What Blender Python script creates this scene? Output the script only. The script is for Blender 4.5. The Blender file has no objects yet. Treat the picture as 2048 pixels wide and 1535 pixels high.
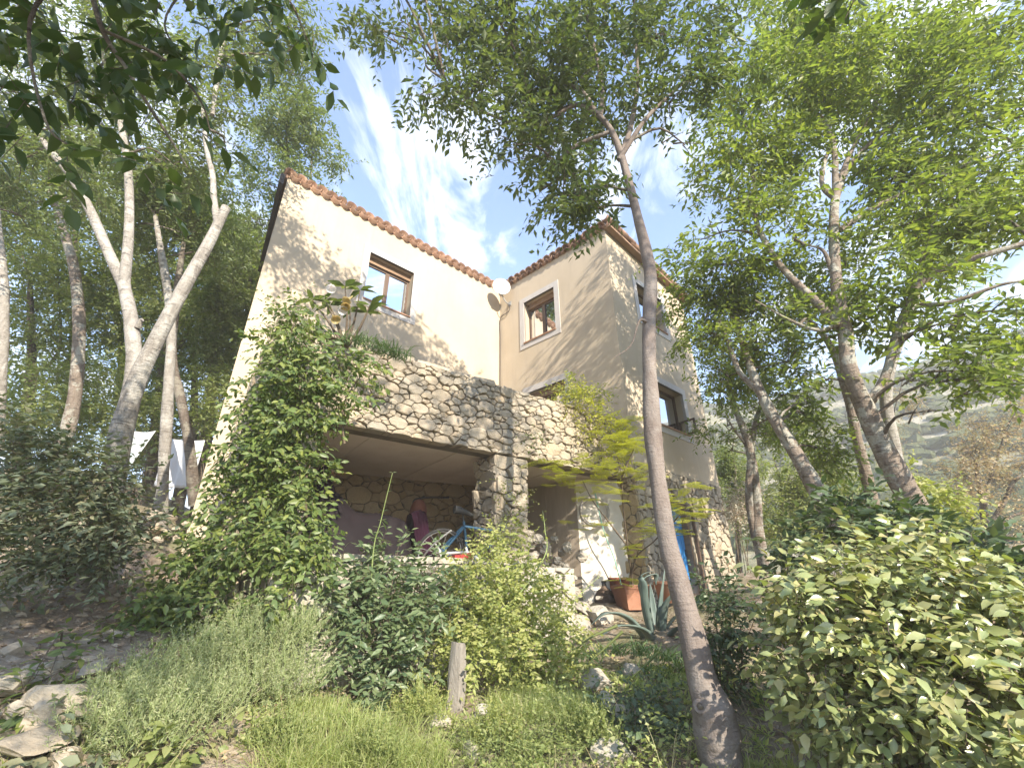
import bpy, math, random
import numpy as np
from math import radians as R
from mathutils import Matrix, Vector

random.seed(7)
rng = np.random.default_rng(11)
sc = bpy.context.scene
col = sc.collection

# ------------------------------------------------------------------ camera
F_PX, PITCH, ROLL = 886.6, 0.43128, -0.00776
cp, sp, cr, sr = math.cos(PITCH), math.sin(PITCH), math.cos(ROLL), math.sin(ROLL)
CAM_R = np.array([cr, -sr * sp, sr * cp])
CAM_U = np.array([-sr, -cr * sp, cr * cp])
CAM_F = np.array([0.0, cp, sp])
cam = bpy.data.cameras.new('camera')
cam_o = bpy.data.objects.new('camera', cam)
col.objects.link(cam_o)
cam.sensor_width = 36.0
cam.lens = 36.0 * F_PX / 2048.0
cam.clip_start, cam.clip_end = 0.05, 4000
cam_o.matrix_world = Matrix(((CAM_R[0], CAM_U[0], -CAM_F[0], 0), (CAM_R[1], CAM_U[1], -CAM_F[1], 0),
                             (CAM_R[2], CAM_U[2], -CAM_F[2], 0), (0, 0, 0, 1)))
sc.camera = cam_o

# ------------------------------------------------------------------ light
SUN_AZ, SUN_EL = 150.0, 29.0          # azimuth clockwise from the view direction (+Y)
SUN = np.array([math.sin(R(SUN_AZ)) * math.cos(R(SUN_EL)), math.cos(R(SUN_AZ)) * math.cos(R(SUN_EL)), math.sin(R(SUN_EL))])
sun = bpy.data.lights.new('sun', 'SUN')
sun.energy = 3.1
sun.angle = R(0.5)
sun.color = (1.0, 0.90, 0.74)
sun_o = bpy.data.objects.new('sun', sun)
col.objects.link(sun_o)
sun_o.rotation_euler = Vector((-SUN[0], -SUN[1], -SUN[2])).to_track_quat('-Z', 'Y').to_euler()
sun_o.location = (5, -12, 12)

world = bpy.data.worlds.new('World')
sc.world = world
world.use_nodes = True
wn, wl = world.node_tree.nodes, world.node_tree.links
wn.clear()
w_out = wn.new('ShaderNodeOutputWorld')
w_bg = wn.new('ShaderNodeBackground')
w_bg.inputs['Strength'].default_value = 0.105
w_sky = wn.new('ShaderNodeTexSky')
w_sky.sky_type = 'NISHITA'
w_sky.sun_disc = False
w_sky.sun_elevation = R(SUN_EL)
w_sky.sun_rotation = R(SUN_AZ)
w_sky.air_density = 1.0
w_sky.dust_density = 0.2
w_sky.ozone_density = 4.0
w_tc = wn.new('ShaderNodeTexCoord')
w_sep = wn.new('ShaderNodeSeparateXYZ')
wl.new(w_tc.outputs['Generated'], w_sep.inputs[0])
def wmath(op, a, b):
    n = wn.new('ShaderNodeMath'); n.operation = op
    for i, v in enumerate((a, b)):
        if isinstance(v, (int, float)): n.inputs[i].default_value = v
        else: wl.new(v, n.inputs[i])
    return n.outputs[0]
den = wmath('ADD', wmath('MAXIMUM', w_sep.outputs['Z'], 0.0), 0.18)
w_uv = wn.new('ShaderNodeCombineXYZ')
wl.new(wmath('DIVIDE', w_sep.outputs['X'], den), w_uv.inputs['X'])
wl.new(wmath('DIVIDE', w_sep.outputs['Y'], den), w_uv.inputs['Y'])
def wnoise(scale, loc, sx, sy, rot, detail, rough, dist):
    m = wn.new('ShaderNodeMapping')
    m.inputs['Location'].default_value = loc
    m.inputs['Rotation'].default_value = (0, 0, R(rot))
    m.inputs['Scale'].default_value = (sx, sy, 1)
    wl.new(w_uv.outputs[0], m.inputs[0])
    t = wn.new('ShaderNodeTexNoise')
    t.inputs['Scale'].default_value = scale
    t.inputs['Detail'].default_value = detail
    t.inputs['Roughness'].default_value = rough
    t.inputs['Distortion'].default_value = dist
    wl.new(m.outputs[0], t.inputs['Vector'])
    return t.outputs[0]
n_big = wnoise(1.5, (3.1, 0.7, 0), 1.0, 0.7, 10, 6, 0.55, 0.3)
n_wisp = wnoise(3.0, (1.3, 5.2, 0), 1.5, 0.5, 14, 12, 0.66, 1.6)
cl = wmath('ADD', wmath('MULTIPLY', n_big, 0.55), wmath('MULTIPLY', n_wisp, 0.62))
w_ramp = wn.new('ShaderNodeValToRGB')
w_ramp.color_ramp.elements[0].position = 0.565
w_ramp.color_ramp.elements[0].color = (0, 0, 0, 1)
w_ramp.color_ramp.elements[1].position = 0.73
w_ramp.color_ramp.elements[1].color = (0.85, 0.85, 0.85, 1)
wl.new(cl, w_ramp.inputs[0])
w_mix = wn.new('ShaderNodeMix'); w_mix.data_type = 'RGBA'
wl.new(w_ramp.outputs[0], w_mix.inputs['Factor'])
wl.new(w_sky.outputs[0], w_mix.inputs['A'])
w_mix.inputs['B'].default_value = (4.2, 4.3, 4.5, 1)
wl.new(w_mix.outputs['Result'], w_bg.inputs['Color'])
wl.new(w_bg.outputs[0], w_out.inputs['Surface'])

sc.view_settings.view_transform = 'Standard'
sc.view_settings.look = 'None'
sc.view_settings.gamma = 1.0
sc.view_settings.use_curve_mapping = False
sc.view_settings.exposure = 2.3
cy = sc.cycles
cy.max_bounces = 10
cy.diffuse_bounces = 6
cy.glossy_bounces = 3
cy.transmission_bounces = 6
cy.transparent_max_bounces = 8
cy.use_denoising = True
cy.caustics_reflective = False
cy.caustics_refractive = False

# ------------------------------------------------------------------ helpers
def at(px, py, d):
    """a real point seen at photo pixel (px, py), d metres in front of the camera"""
    return ((px - 1024) / F_PX * CAM_R - (py - 767.5) / F_PX * CAM_U + CAM_F) * d

def nz(v):
    v = np.asarray(v, float)
    return v / np.maximum(np.linalg.norm(v, axis=-1, keepdims=True), 1e-9)

class MB:
    def __init__(self): self.V, self.F, self.n = [], [], 0
    def add(self, V, F):
        V = np.asarray(V, float).reshape(-1, 3)
        self.V.append(V)
        if isinstance(F, np.ndarray): self.F.append(F + self.n)
        else:
            by = {}
            for f in F: by.setdefault(len(f), []).append(f)
            for k, fs in by.items(): self.F.append(np.array(fs, int) + self.n)
        self.n += len(V)
    def box(self, c, ex, ey, ez):
        c, ex, ey, ez = map(lambda v: np.asarray(v, float), (c, ex, ey, ez))
        V = [c + a * ex + b * ey + g * ez for a in (-.5, .5) for b in (-.5, .5) for g in (-.5, .5)]
        self.add(V, [(0, 1, 3, 2), (4, 6, 7, 5), (0, 4, 5, 1), (2, 3, 7, 6), (0, 2, 6, 4), (1, 5, 7, 3)])
    def mesh(self, name, smooth=False):
        me = bpy.data.meshes.new(name)
        V = np.concatenate(self.V)
        me.vertices.add(len(V)); me.vertices.foreach_set('co', V.astype(np.float32).ravel())
        tot = np.concatenate([np.full(len(f), f.shape[1]) for f in self.F])
        idx = np.concatenate([f.ravel() for f in self.F])
        st = np.concatenate([[0], np.cumsum(tot)[:-1]])
        me.loops.add(len(idx)); me.loops.foreach_set('vertex_index', idx.astype(np.int32))
        me.polygons.add(len(tot))
        me.polygons.foreach_set('loop_start', st.astype(np.int32))
        me.polygons.foreach_set('loop_total', tot.astype(np.int32))
        me.polygons.foreach_set('use_smooth', np.full(len(tot), smooth, bool))
        me.update(calc_edges=True); me.validate()
        return me
    def build(self, name, m, parent=None, smooth=False):
        return link(name, self.mesh(name, smooth), m, parent)

def link(name, me, m, parent=None):
    if m is not None and not me.materials: me.materials.append(m)
    o = bpy.data.objects.new(name, me); col.objects.link(o)
    if parent is not None:
        o.parent = parent
        o.matrix_parent_inverse = Matrix.Translation(parent.location).inverted()
    return o

def thing(name, label, cat, loc, group=None):
    o = bpy.data.objects.new(name, None); col.objects.link(o)
    o.location = tuple(float(v) for v in loc); o.empty_display_size = 0.2
    o['label'] = label; o['category'] = cat
    if group: o['group'] = group
    return o

def tag(o, label, cat, group=None):
    o['label'] = label; o['category'] = cat
    if group: o['group'] = group
    return o

def stuff(o): o['kind'] = 'stuff'; return o
def structure(o): o['kind'] = 'structure'; return o

def spline(P, n):
    P = np.asarray(P, float)
    if len(P) < 3:
        t = np.linspace(0, 1, n)[:, None]; return P[0] * (1 - t) + P[-1] * t
    Q = np.vstack([2 * P[0] - P[1], P, 2 * P[-1] - P[-2]])
    out = []
    for t in np.linspace(0, len(P) - 1, n):
        i = min(int(t), len(P) - 2); u = t - i
        a, b, c, d = Q[i:i + 4]
        out.append(.5 * (2 * b + (c - a) * u + (2 * a - 5 * b + 4 * c - d) * u * u + (3 * b - a - 3 * c + d) * u ** 3))
    return np.array(out)

def tube(mb, P, rad, seg=8, n=None, rough=0.0, cap=True):
    """P, rad: control points and radii; a tapering round tube"""
    P = np.asarray(P, float); rad = np.asarray(rad, float)
    if rad.ndim == 0 or len(np.atleast_1d(rad)) == 1: rad = np.full(len(P), float(rad))
    if n is None: n = max(2, (len(P) - 1) * 5)
    C = spline(P, n); r = spline(np.stack([rad] * 3, 1), n)[:, 0]
    T = nz(np.gradient(C, axis=0))
    ref = np.array([0.31, 0.17, 0.93]) if abs(T[0][2]) < .9 else np.array([1., 0.1, 0])
    A = nz(np.cross(T[0], ref)); V = []
    ang = np.linspace(0, 2 * np.pi, seg, endpoint=False)
    ph = rng.uniform(0, 6.28, 4)
    for i in range(n):
        A = nz(A - T[i] * (A @ T[i])); B = np.cross(T[i], A)
        s = 1 + rough * (np.sin(ang * 2 + ph[0] + i * .35) + np.sin(ang * 3 + ph[1] - i * .6) + .8 * np.sin(i * .9 + ph[2]) + rng.normal(0, .5, seg)) * .6
        V.append(C[i] + (np.cos(ang) * r[i] * s)[:, None] * A + (np.sin(ang) * r[i] * s)[:, None] * B)
    V = np.concatenate(V)
    a = np.arange(seg); b = (a + 1) % seg
    F = np.concatenate([np.stack([a + i * seg, b + i * seg, b + (i + 1) * seg, a + (i + 1) * seg], 1) for i in range(n - 1)])
    mb.add(V, F)
    if cap:
        mb.add(V[-seg:], [tuple(range(seg))]); mb.add(V[:seg], [tuple(range(seg))[::-1]])
    return C, r

# ------------------------------------------------------------------ materials
MATS = {}
class NT:
    def __init__(self, name):
        self.m = bpy.data.materials.new(name); self.m.use_nodes = True
        self.n, self.l = self.m.node_tree.nodes, self.m.node_tree.links
        self.n.clear()
        self.out = self.n.new('ShaderNodeOutputMaterial')
    def node(self, t, **kw):
        x = self.n.new('ShaderNode' + t)
        for k, v in kw.items(): setattr(x, k, v)
        return x
    def set(self, sock, v):
        if hasattr(v, 'is_output') or isinstance(v, bpy.types.NodeSocket): self.l.new(v, sock)
        else:
            if isinstance(v, tuple) and len(v) == 3 and sock.type == 'RGBA': v = v + (1,)
            sock.default_value = v
    def coords(self, kind='Object', scale=(1, 1, 1), rot=(0, 0, 0)):
        t = self.node('TexCoord'); m = self.node('Mapping')
        m.inputs['Scale'].default_value = scale; m.inputs['Rotation'].default_value = rot
        if kind == 'World':
            g = self.node('NewGeometry'); self.l.new(g.outputs['Position'], m.inputs[0])
        else: self.l.new(t.outputs[kind], m.inputs[0])
        return m.outputs[0]
    def noise(self, vec, scale, detail=5, rough=.55, dist=0):
        t = self.node('TexNoise'); self.l.new(vec, t.inputs['Vector'])
        t.inputs['Scale'].default_value = scale; t.inputs['Detail'].default_value = detail
        t.inputs['Roughness'].default_value = rough; t.inputs['Distortion'].default_value = dist
        return t.outputs[0]
    def ramp(self, fac, stops):
        r = self.node('ValToRGB'); e = r.color_ramp.elements
        while len(e) < len(stops): e.new(.5)
        for i, (p, c) in enumerate(stops):
            e[i].position = p; e[i].color = tuple(c) + (1,) if len(c) == 3 else c
        self.l.new(fac, r.inputs[0]); return r.outputs[0]
    def math(self, op, a, b=0.0):
        x = self.node('Math', operation=op); self.set(x.inputs[0], a); self.set(x.inputs[1], b); return x.outputs[0]
    def mix(self, f, a, b, mode='MIX'):
        x = self.node('Mix', data_type='RGBA', blend_type=mode)
        self.set(x.inputs['Factor'], f); self.set(x.inputs['A'], a); self.set(x.inputs['B'], b); return x.outputs['Result']
    def bump(self, h, strength=.4, dist=.02):
        b = self.node('Bump'); b.inputs['Strength'].default_value = strength; b.inputs['Distance'].default_value = dist
        self.l.new(h, b.inputs['Height']); return b.outputs[0]
    def bsdf(self, c, rough=.8, spec=.3, normal=None, metal=0.0):
        p = self.node('BsdfPrincipled'); self.set(p.inputs['Base Color'], c); self.set(p.inputs['Roughness'], rough)
        self.set(p.inputs['Specular IOR Level'], spec); self.set(p.inputs['Metallic'], metal)
        if normal is not None: self.l.new(normal, p.inputs['Normal'])
        return p.outputs[0]
    def done(self, s):
        self.l.new(s, self.out.inputs['Surface']); return self.m

def m_leaf(name, cols, trans=.38, rough=.45, spec=.35, tcol=None):
    cols = [tuple(min(.45, k * 1.45) for k in c) for c in cols]
    t = NT(name)
    g = t.node('NewGeometry'); oi = t.node('ObjectInfo')
    f = t.math('FRACT', t.math('ADD', g.outputs['Random Per Island'], t.math('MULTIPLY', oi.outputs['Random'], 3.7)))
    n = len(cols)
    c = t.ramp(f, [(i / max(1, n - 1), cc) for i, cc in enumerate(cols)])
    p = t.bsdf(c, rough, spec)
    tr = t.node('BsdfTranslucent')
    tc = t.mix(1.0, c, tcol or (1.5, 1.6, .55), 'MULTIPLY')
    t.l.new(tc, tr.inputs['Color'])
    mx = t.node('MixShader'); mx.inputs[0].default_value = trans
    t.l.new(p, mx.inputs[1]); t.l.new(tr.outputs[0], mx.inputs[2])
    return t.done(mx.outputs[0])

def m_noise(name, c1, c2, scale=4, rough=.8, spec=.3, bump=.3, bscale=None, dist=.02, obj_var=0.0, metal=0.0, detail=6, stretch=(1, 1, 1)):
    t = NT(name); v = t.coords('World', scale=stretch)
    f = t.noise(v, scale, detail, .6)
    c = t.ramp(f, [(.3, c1), (.7, c2)])
    if obj_var:
        oi = t.node('ObjectInfo')
        k = t.math('ADD', t.math('MULTIPLY', oi.outputs['Random'], obj_var), 1 - obj_var / 2)
        kc = t.node('CombineXYZ')
        for i in range(3): t.l.new(k, kc.inputs[i])
        c = t.mix(1.0, c, kc.outputs[0], 'MULTIPLY')
    nrm = t.bump(t.noise(v, bscale or scale * 5, 5, .65), bump, dist) if bump else None
    return t.done(t.bsdf(c, rough, spec, nrm, metal))

def m_stone(name, cols, lichen=(.36, .33, .27)):
    t = NT(name); v = t.coords('World')
    oi = t.node('ObjectInfo')
    base = t.ramp(oi.outputs['Random'], [(i / (len(cols) - 1), c) for i, c in enumerate(cols)])
    n1 = t.noise(v, 9, 7, .65); n2 = t.noise(v, 2.6, 4, .5); n3 = t.noise(v, 45, 4, .6)
    c = t.mix(t.ramp(n1, [(.35, (0, 0, 0)), (.75, (.6, .6, .6))]), base, lichen)
    c = t.mix(t.ramp(n2, [(.55, (0, 0, 0)), (.8, (.45, .45, .45))]), c, (.17, .145, .105))
    c = t.mix(t.ramp(n3, [(.3, (.35, .35, .35)), (.5, (0, 0, 0))]), c, (.20, .17, .13))
    h = t.math('ADD', t.math('MULTIPLY', n1, .8), t.math('MULTIPLY', n3, .35))
    return t.done(t.bsdf(c, .92, .15, t.bump(h, .9, .025)))

def m_bark(name, c1, c2, c3, lich=(.42, .41, .36)):
    t = NT(name); v = t.coords('World', scale=(1, 1, .22))
    v2 = t.coords('World'); v3 = t.coords('World', scale=(1, 1, 7))
    n1 = t.noise(v, 14, 9, .68, .6); n2 = t.noise(v2, 4.2, 7, .66, .3); n3 = t.noise(v3, 7, 5, .65); n4 = t.noise(v2, 70, 4, .6)
    c = t.ramp(n1, [(.3, c1), (.5, c2), (.68, c3)])
    c = t.mix(t.ramp(n2, [(.49, (0, 0, 0)), (.55, (.85, .85, .85))]), c, lich)
    c = t.mix(t.ramp(n3, [(.57, (0, 0, 0)), (.64, (.75, .75, .75))]), c, tuple(k * .55 for k in c1))
    c = t.mix(t.ramp(n4, [(.3, (.5, .5, .5)), (.5, (0, 0, 0))]), c, c1)
    h = t.math('ADD', t.math('ADD', n1, t.math('MULTIPLY', n3, .7)), t.math('MULTIPLY', n4, .3))
    return t.done(t.bsdf(c, .93, .12, t.bump(h, 1.0, .03)))

M = {}
def plaster():
    t = NT('cream_render'); v = t.coords('World')
    n1 = t.noise(v, 1.1, 6, .6); n2 = t.noise(v, 60, 4, .6); n3 = t.noise(t.coords('World', scale=(3, 3, .35)), 2.2, 5, .6)
    c = t.ramp(n1, [(.3, (.455, .38, .285)), (.7, (.515, .435, .335))])
    c = t.mix(t.ramp(n3, [(.5, (0, 0, 0)), (.75, (.5, .5, .5))]), c, (.40, .335, .265))
    return t.done(t.bsdf(c, .92, .15, t.bump(n2, .25, .006)))
M['plaster'] = plaster()
M['surround'] = m_noise('pale_grey_trim', (.44, .415, .40), (.50, .475, .455), 5, bump=.15, bscale=60, dist=.005)
M['wood_dark'] = m_noise('brown_window_wood', (.085, .055, .04), (.15, .10, .07), 6, .55, .3, .2, stretch=(1, 1, .2))
M['wood_lintel'] = m_noise('brown_timber', (.20, .125, .08), (.30, .20, .13), 5, .65, .25, .3, stretch=(.5, .5, 3))
M['terracotta_sill'] = m_noise('terracotta_sill', (.30, .17, .11), (.40, .24, .16), 8)
M['tile'] = m_noise('clay_roof_tile', (.20, .115, .08), (.36, .235, .17), 5, .85, .2, .4, obj_var=.5)
M['fascia'] = m_noise('dark_fascia', (.05, .045, .045), (.09, .08, .08), 5, .7)
def glass():
    t = NT('window_glass')
    p = t.bsdf((.015, .018, .022), .03, 1.0)
    g = t.node('BsdfGlossy'); g.inputs['Roughness'].default_value = .01; g.inputs['Color'].default_value = (.9, .93, .97, 1)
    lw = t.node('LayerWeight'); lw.inputs[0].default_value = .72
    mx = t.node('MixShader'); t.l.new(t.math('ADD', t.math('MULTIPLY', lw.outputs['Fresnel'], .5), .32), mx.inputs[0])
    t.l.new(p, mx.inputs[1]); t.l.new(g.outputs[0], mx.inputs[2])
    return t.done(mx.outputs[0])
M['glass'] = glass()
STONE = [(.32, .265, .20), (.42, .35, .265), (.36, .305, .24), (.46, .39, .295), (.29, .26, .22), (.44, .345, .24), (.38, .335, .275)]
M['stone'] = m_stone('rubble_stone', STONE)
M['stone_warm'] = m_stone('warm_rubble_stone', [(.38, .27, .15), (.46, .34, .19), (.40, .30, .19), (.50, .38, .23), (.35, .27, .18)], (.44, .36, .23))
M['stone_pale'] = m_stone('pale_limestone', [(.34, .31, .265), (.42, .385, .335), (.38, .345, .29), (.33, .295, .25)], (.43, .40, .35))
M['mortar'] = m_noise('earth_mortar', (.13, .11, .085), (.21, .18, .14), 6, .95, .1, .5)
M['concrete'] = m_noise('old_concrete', (.40, .33, .265), (.52, .44, .36), 2.2, .9, .15, .25, bscale=30, stretch=(3, 3, .5))
M['ceiling'] = m_noise('shuttered_concrete', (.66, .57, .49), (.76, .68, .60), 2.5, .9, .15, .2, bscale=25, obj_var=.12)
M['whitewash'] = m_noise('whitewashed_render', (.66, .60, .52), (.76, .71, .64), 3, .9, .15, .2)
M['bark'] = m_bark('grey_brown_bark', (.15, .12, .10), (.25, .205, .17), (.32, .27, .23))
M['bark_dark'] = m_bark('dark_bark', (.085, .07, .06), (.14, .115, .095), (.20, .165, .14), (.25, .23, .19))
M['bark_pale'] = m_bark('pale_grey_bark', (.20, .18, .16), (.31, .285, .255), (.38, .355, .32), (.43, .41, .375))
def smooth_bark():
    t = NT('smooth_taupe_bark'); v = t.coords('World', scale=(1, 1, .3)); v2 = t.coords('World'); v3 = t.coords('World', scale=(1, 1, 8))
    n1 = t.noise(v, 7, 8, .62, .4); n2 = t.noise(v2, 2.6, 6, .6); n3 = t.noise(v3, 6, 5, .65); n4 = t.noise(v2, 60, 4, .6)
    c = t.ramp(n1, [(.3, (.15, .12, .105)), (.55, (.215, .18, .16)), (.75, (.27, .235, .21))])
    c = t.mix(t.ramp(n2, [(.52, (0, 0, 0)), (.62, (.45, .45, .45))]), c, (.31, .285, .26))
    c = t.mix(t.ramp(n3, [(.62, (0, 0, 0)), (.68, (.55, .55, .55))]), c, (.10, .08, .07))
    c = t.mix(t.ramp(n4, [(.3, (.4, .4, .4)), (.48, (0, 0, 0))]), c, (.13, .105, .09))
    h = t.math('ADD', t.math('ADD', n1, t.math('MULTIPLY', n3, .4)), t.math('MULTIPLY', n4, .35))
    return t.done(t.bsdf(c, .93, .12, t.bump(h, .9, .025)))
M['bark_smooth'] = smooth_bark()
M['twig'] = m_noise('twig_bark', (.10, .075, .055), (.19, .15, .11), 12, .9)
M['stem_green'] = m_noise('green_stem', (.16, .22, .07), (.25, .30, .12), 12, .7)
# foliage
M['leaf_hack'] = m_leaf('mid_green_leaf', [(.045, .07, .032), (.08, .105, .045), (.065, .09, .045), (.105, .125, .05), (.055, .08, .04)])
M['leaf_yel'] = m_leaf('yellow_green_leaf', [(.085, .12, .04), (.14, .175, .05), (.11, .145, .052), (.18, .205, .058), (.10, .13, .05)], .46, tcol=(1.5, 1.6, .6))
M['leaf_left'] = m_leaf('grey_green_leaf', [(.085, .115, .052), (.13, .16, .07), (.105, .135, .062), (.17, .19, .085)])
M['leaf_back'] = m_leaf('forest_leaf', [(.10, .135, .06), (.145, .175, .075), (.18, .20, .085), (.12, .15, .065)], .42)
M['leaf_near'] = m_leaf('deep_green_leaf', [(.03, .055, .022), (.045, .072, .03), (.06, .085, .032)], .34, .4)
M['leaf_gloss'] = m_leaf('glossy_evergreen_leaf', [(.17, .20, .08), (.21, .235, .10), (.13, .165, .065), (.25, .26, .125), (.19, .20, .085), (.26, .23, .11)], .22, .30, .8)
M['leaf_dark'] = m_leaf('dark_shrub_leaf', [(.04, .065, .035), (.06, .09, .045), (.085, .11, .055)], .25, .42, .5)
M['leaf_dusty'] = m_leaf('dusty_shrub_leaf', [(.10, .12, .085), (.135, .16, .11), (.09, .11, .07), (.17, .165, .10), (.075, .10, .07)], .25, .6)
M['leaf_bay'] = m_leaf('grey_green_bay_leaf', [(.06, .095, .05), (.09, .125, .06), (.12, .15, .075), (.075, .11, .045)], .3, .42, .5)
M['leaf_bright'] = m_leaf('bright_bush_leaf', [(.19, .21, .07), (.25, .26, .095), (.15, .185, .06), (.29, .28, .13), (.22, .25, .075)], .4)
M['leaf_ivy'] = m_leaf('creeper_leaf', [(.055, .09, .03), (.11, .15, .04), (.075, .11, .038), (.165, .19, .05), (.05, .08, .03), (.13, .16, .055)], .36, .42, .45)
M['leaf_locust'] = m_leaf('yellow_locust_leaflet', [(.30, .275, .05), (.36, .31, .06), (.24, .25, .06), (.40, .33, .08)], .45)
M['leaf_rosemary'] = m_leaf('silver_green_needle', [(.19, .225, .115), (.24, .26, .14), (.16, .195, .10), (.29, .29, .18)], .3, .6)
M['leaf_grass'] = m_leaf('fresh_grass_blade', [(.16, .21, .07), (.23, .27, .10), (.28, .29, .13), (.18, .23, .075), (.34, .31, .18), (.25, .28, .10)], .42)
M['leaf_spiky'] = m_leaf('strap_leaf', [(.055, .095, .045), (.08, .125, .055), (.10, .145, .06)], .3)
M['leaf_red'] = m_leaf('autumn_leaf', [(.32, .26, .16), (.40, .25, .17), (.29, .27, .14), (.44, .21, .14), (.36, .30, .18)], .38, tcol=(1.2, 1.15, .9))
M['leaf_pink'] = m_leaf('dry_pink_leaf', [(.38, .25, .19), (.46, .33, .25), (.31, .24, .17)], .3, tcol=(1.1, 1.0, .9))
M['leaf_pale'] = m_leaf('pale_green_leaf', [(.15, .18, .07), (.20, .22, .085), (.13, .165, .06), (.23, .23, .11)], .38)
M['leaf_litter'] = m_leaf('fallen_leaf', [(.22, .15, .09), (.30, .22, .14), (.17, .12, .08), (.26, .22, .12), (.34, .29, .20)], .1, .8, .1, (1, .9, .7))
def agave_mat():
    t = NT('blue_green_agave'); v = t.coords('World')
    n = t.noise(v, 6, 4); c = t.ramp(n, [(.3, (.10, .14, .125)), (.7, (.155, .20, .18))])
    return t.done(t.bsdf(c, .5, .4))
M['agave'] = agave_mat()
def ground_mat():
    t = NT('dirt_ground'); v = t.coords('World')
    n1 = t.noise(v, .9, 7, .6); n2 = t.noise(v, 7, 6, .65); n3 = t.noise(v, 38, 4, .6)
    c = t.ramp(n2, [(.28, (.16, .125, .09)), (.5, (.27, .215, .165)), (.72, (.38, .33, .265))])
    c = t.mix(t.ramp(n1, [(.45, (0, 0, 0)), (.62, (.7, .7, .7))]), c, (.11, .13, .055))
    c = t.mix(t.ramp(n3, [(.6, (0, 0, 0)), (.7, (.8, .8, .8))]), c, (.38, .35, .30))
    h = t.math('ADD', t.math('MULTIPLY', n2, 1.0), t.math('MULTIPLY', n3, .5))
    return t.done(t.bsdf(c, .95, .1, t.bump(h, .8, .05)))
M['ground'] = ground_mat()
def hill_mat():
    t = NT('scrub_hillside'); v = t.coords('World')
    n1 = t.noise(v, .07, 8, .62); n2 = t.noise(v, .32, 7, .65); n3 = t.noise(v, 1.6, 5, .6)
    c = t.ramp(n2, [(.35, (.18, .175, .095)), (.55, (.26, .24, .15)), (.75, (.34, .29, .21))])
    c = t.mix(t.ramp(t.math('ADD', t.math('MULTIPLY', n1, .6), t.math('MULTIPLY', n2, .45)), [(.54, (0, 0, 0)), (.66, (.6, .6, .6))]), c, (.40, .375, .33))
    return t.done(t.bsdf(c, .95, .1, t.bump(n3, .8, .6)))
M['hill'] = hill_mat()
M['scrub'] = m_noise('hill_scrub', (.06, .075, .035), (.12, .13, .065), .5, .95, .1, .6, bscale=2.5, dist=.5)

# ------------------------------------------------------------------ foliage tools
T_QUAD = (np.array([(0, 0, 0), (.42, .5, .13), (1, 0, -.06), (.42, -.5, .13)]), [(0, 1, 2), (0, 2, 3)])
T_LEAF = (np.array([(0, 0, 0), (.12, .16, .05), (.36, .48, .13), (.68, .36, .06), (1, 0, -.22), (.68, -.36, .06), (.36, -.48, .13), (.12, -.16, .05), (.36, 0, 0), (.68, 0, -.05)]),
          [(0, 8, 1), (1, 8, 2), (2, 8, 9, 3), (3, 9, 4), (0, 7, 8), (7, 6, 8), (6, 5, 9, 8), (5, 4, 9)])
T_BLADE = (np.array([(0, -.5, 0), (0, .5, 0), (.4, .45, 0), (.4, -.45, 0), (.75, .3, 0), (.75, -.3, 0), (1, 0, 0)]), [(0, 1, 2, 3), (3, 2, 4, 5), (5, 4, 6)])

def leaves_to(mb, P, D, N, L, W, tmpl=T_QUAD, bend=None):
    """put one leaf per row of P, pointing along D with its upper side facing N"""
    n = len(P)
    if n == 0: return
    D = nz(D); S = nz(np.cross(D, N)); U = np.cross(S, D)
    L = np.broadcast_to(np.asarray(L, float), (n,)); W = np.broadcast_to(np.asarray(W, float), (n,))
    tv, tf = tmpl; k = len(tv)
    a = tv[:, 0][None, :, None] * L[:, None, None]
    b = tv[:, 1][None, :, None] * W[:, None, None]
    c = tv[:, 2][None, :, None] * W[:, None, None]
    V = P[:, None, :] + a * D[:, None, :] + b * S[:, None, :] + c * U[:, None, :]
    if bend is not None: V[:, :, 2] -= (tv[:, 0] ** 2)[None, :] * (np.broadcast_to(bend, (n,)) * L)[:, None]
    base = (np.arange(n) * k)[:, None]
    by = {}
    for f in tf: by.setdefault(len(f), []).append(f)
    mb.V.append(V.reshape(-1, 3))
    for q, fs in by.items():
        fa = np.array(fs)
        mb.F.append((base[:, None, :] + fa[None]).reshape(-1, q) + mb.n)
    mb.n += n * k

def blob_points(blobs, n, shell=2.2):
    B = np.array(blobs, float)
    w = B[:, 3] * B[:, 5]; w = w / w.sum()
    i = rng.choice(len(B), n, p=w)
    d = nz(rng.normal(size=(n, 3)))
    u = rng.uniform(0, 1, n) ** (1 / shell)
    return B[i, :3] + d * u[:, None] * B[i, 3:6], d

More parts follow.
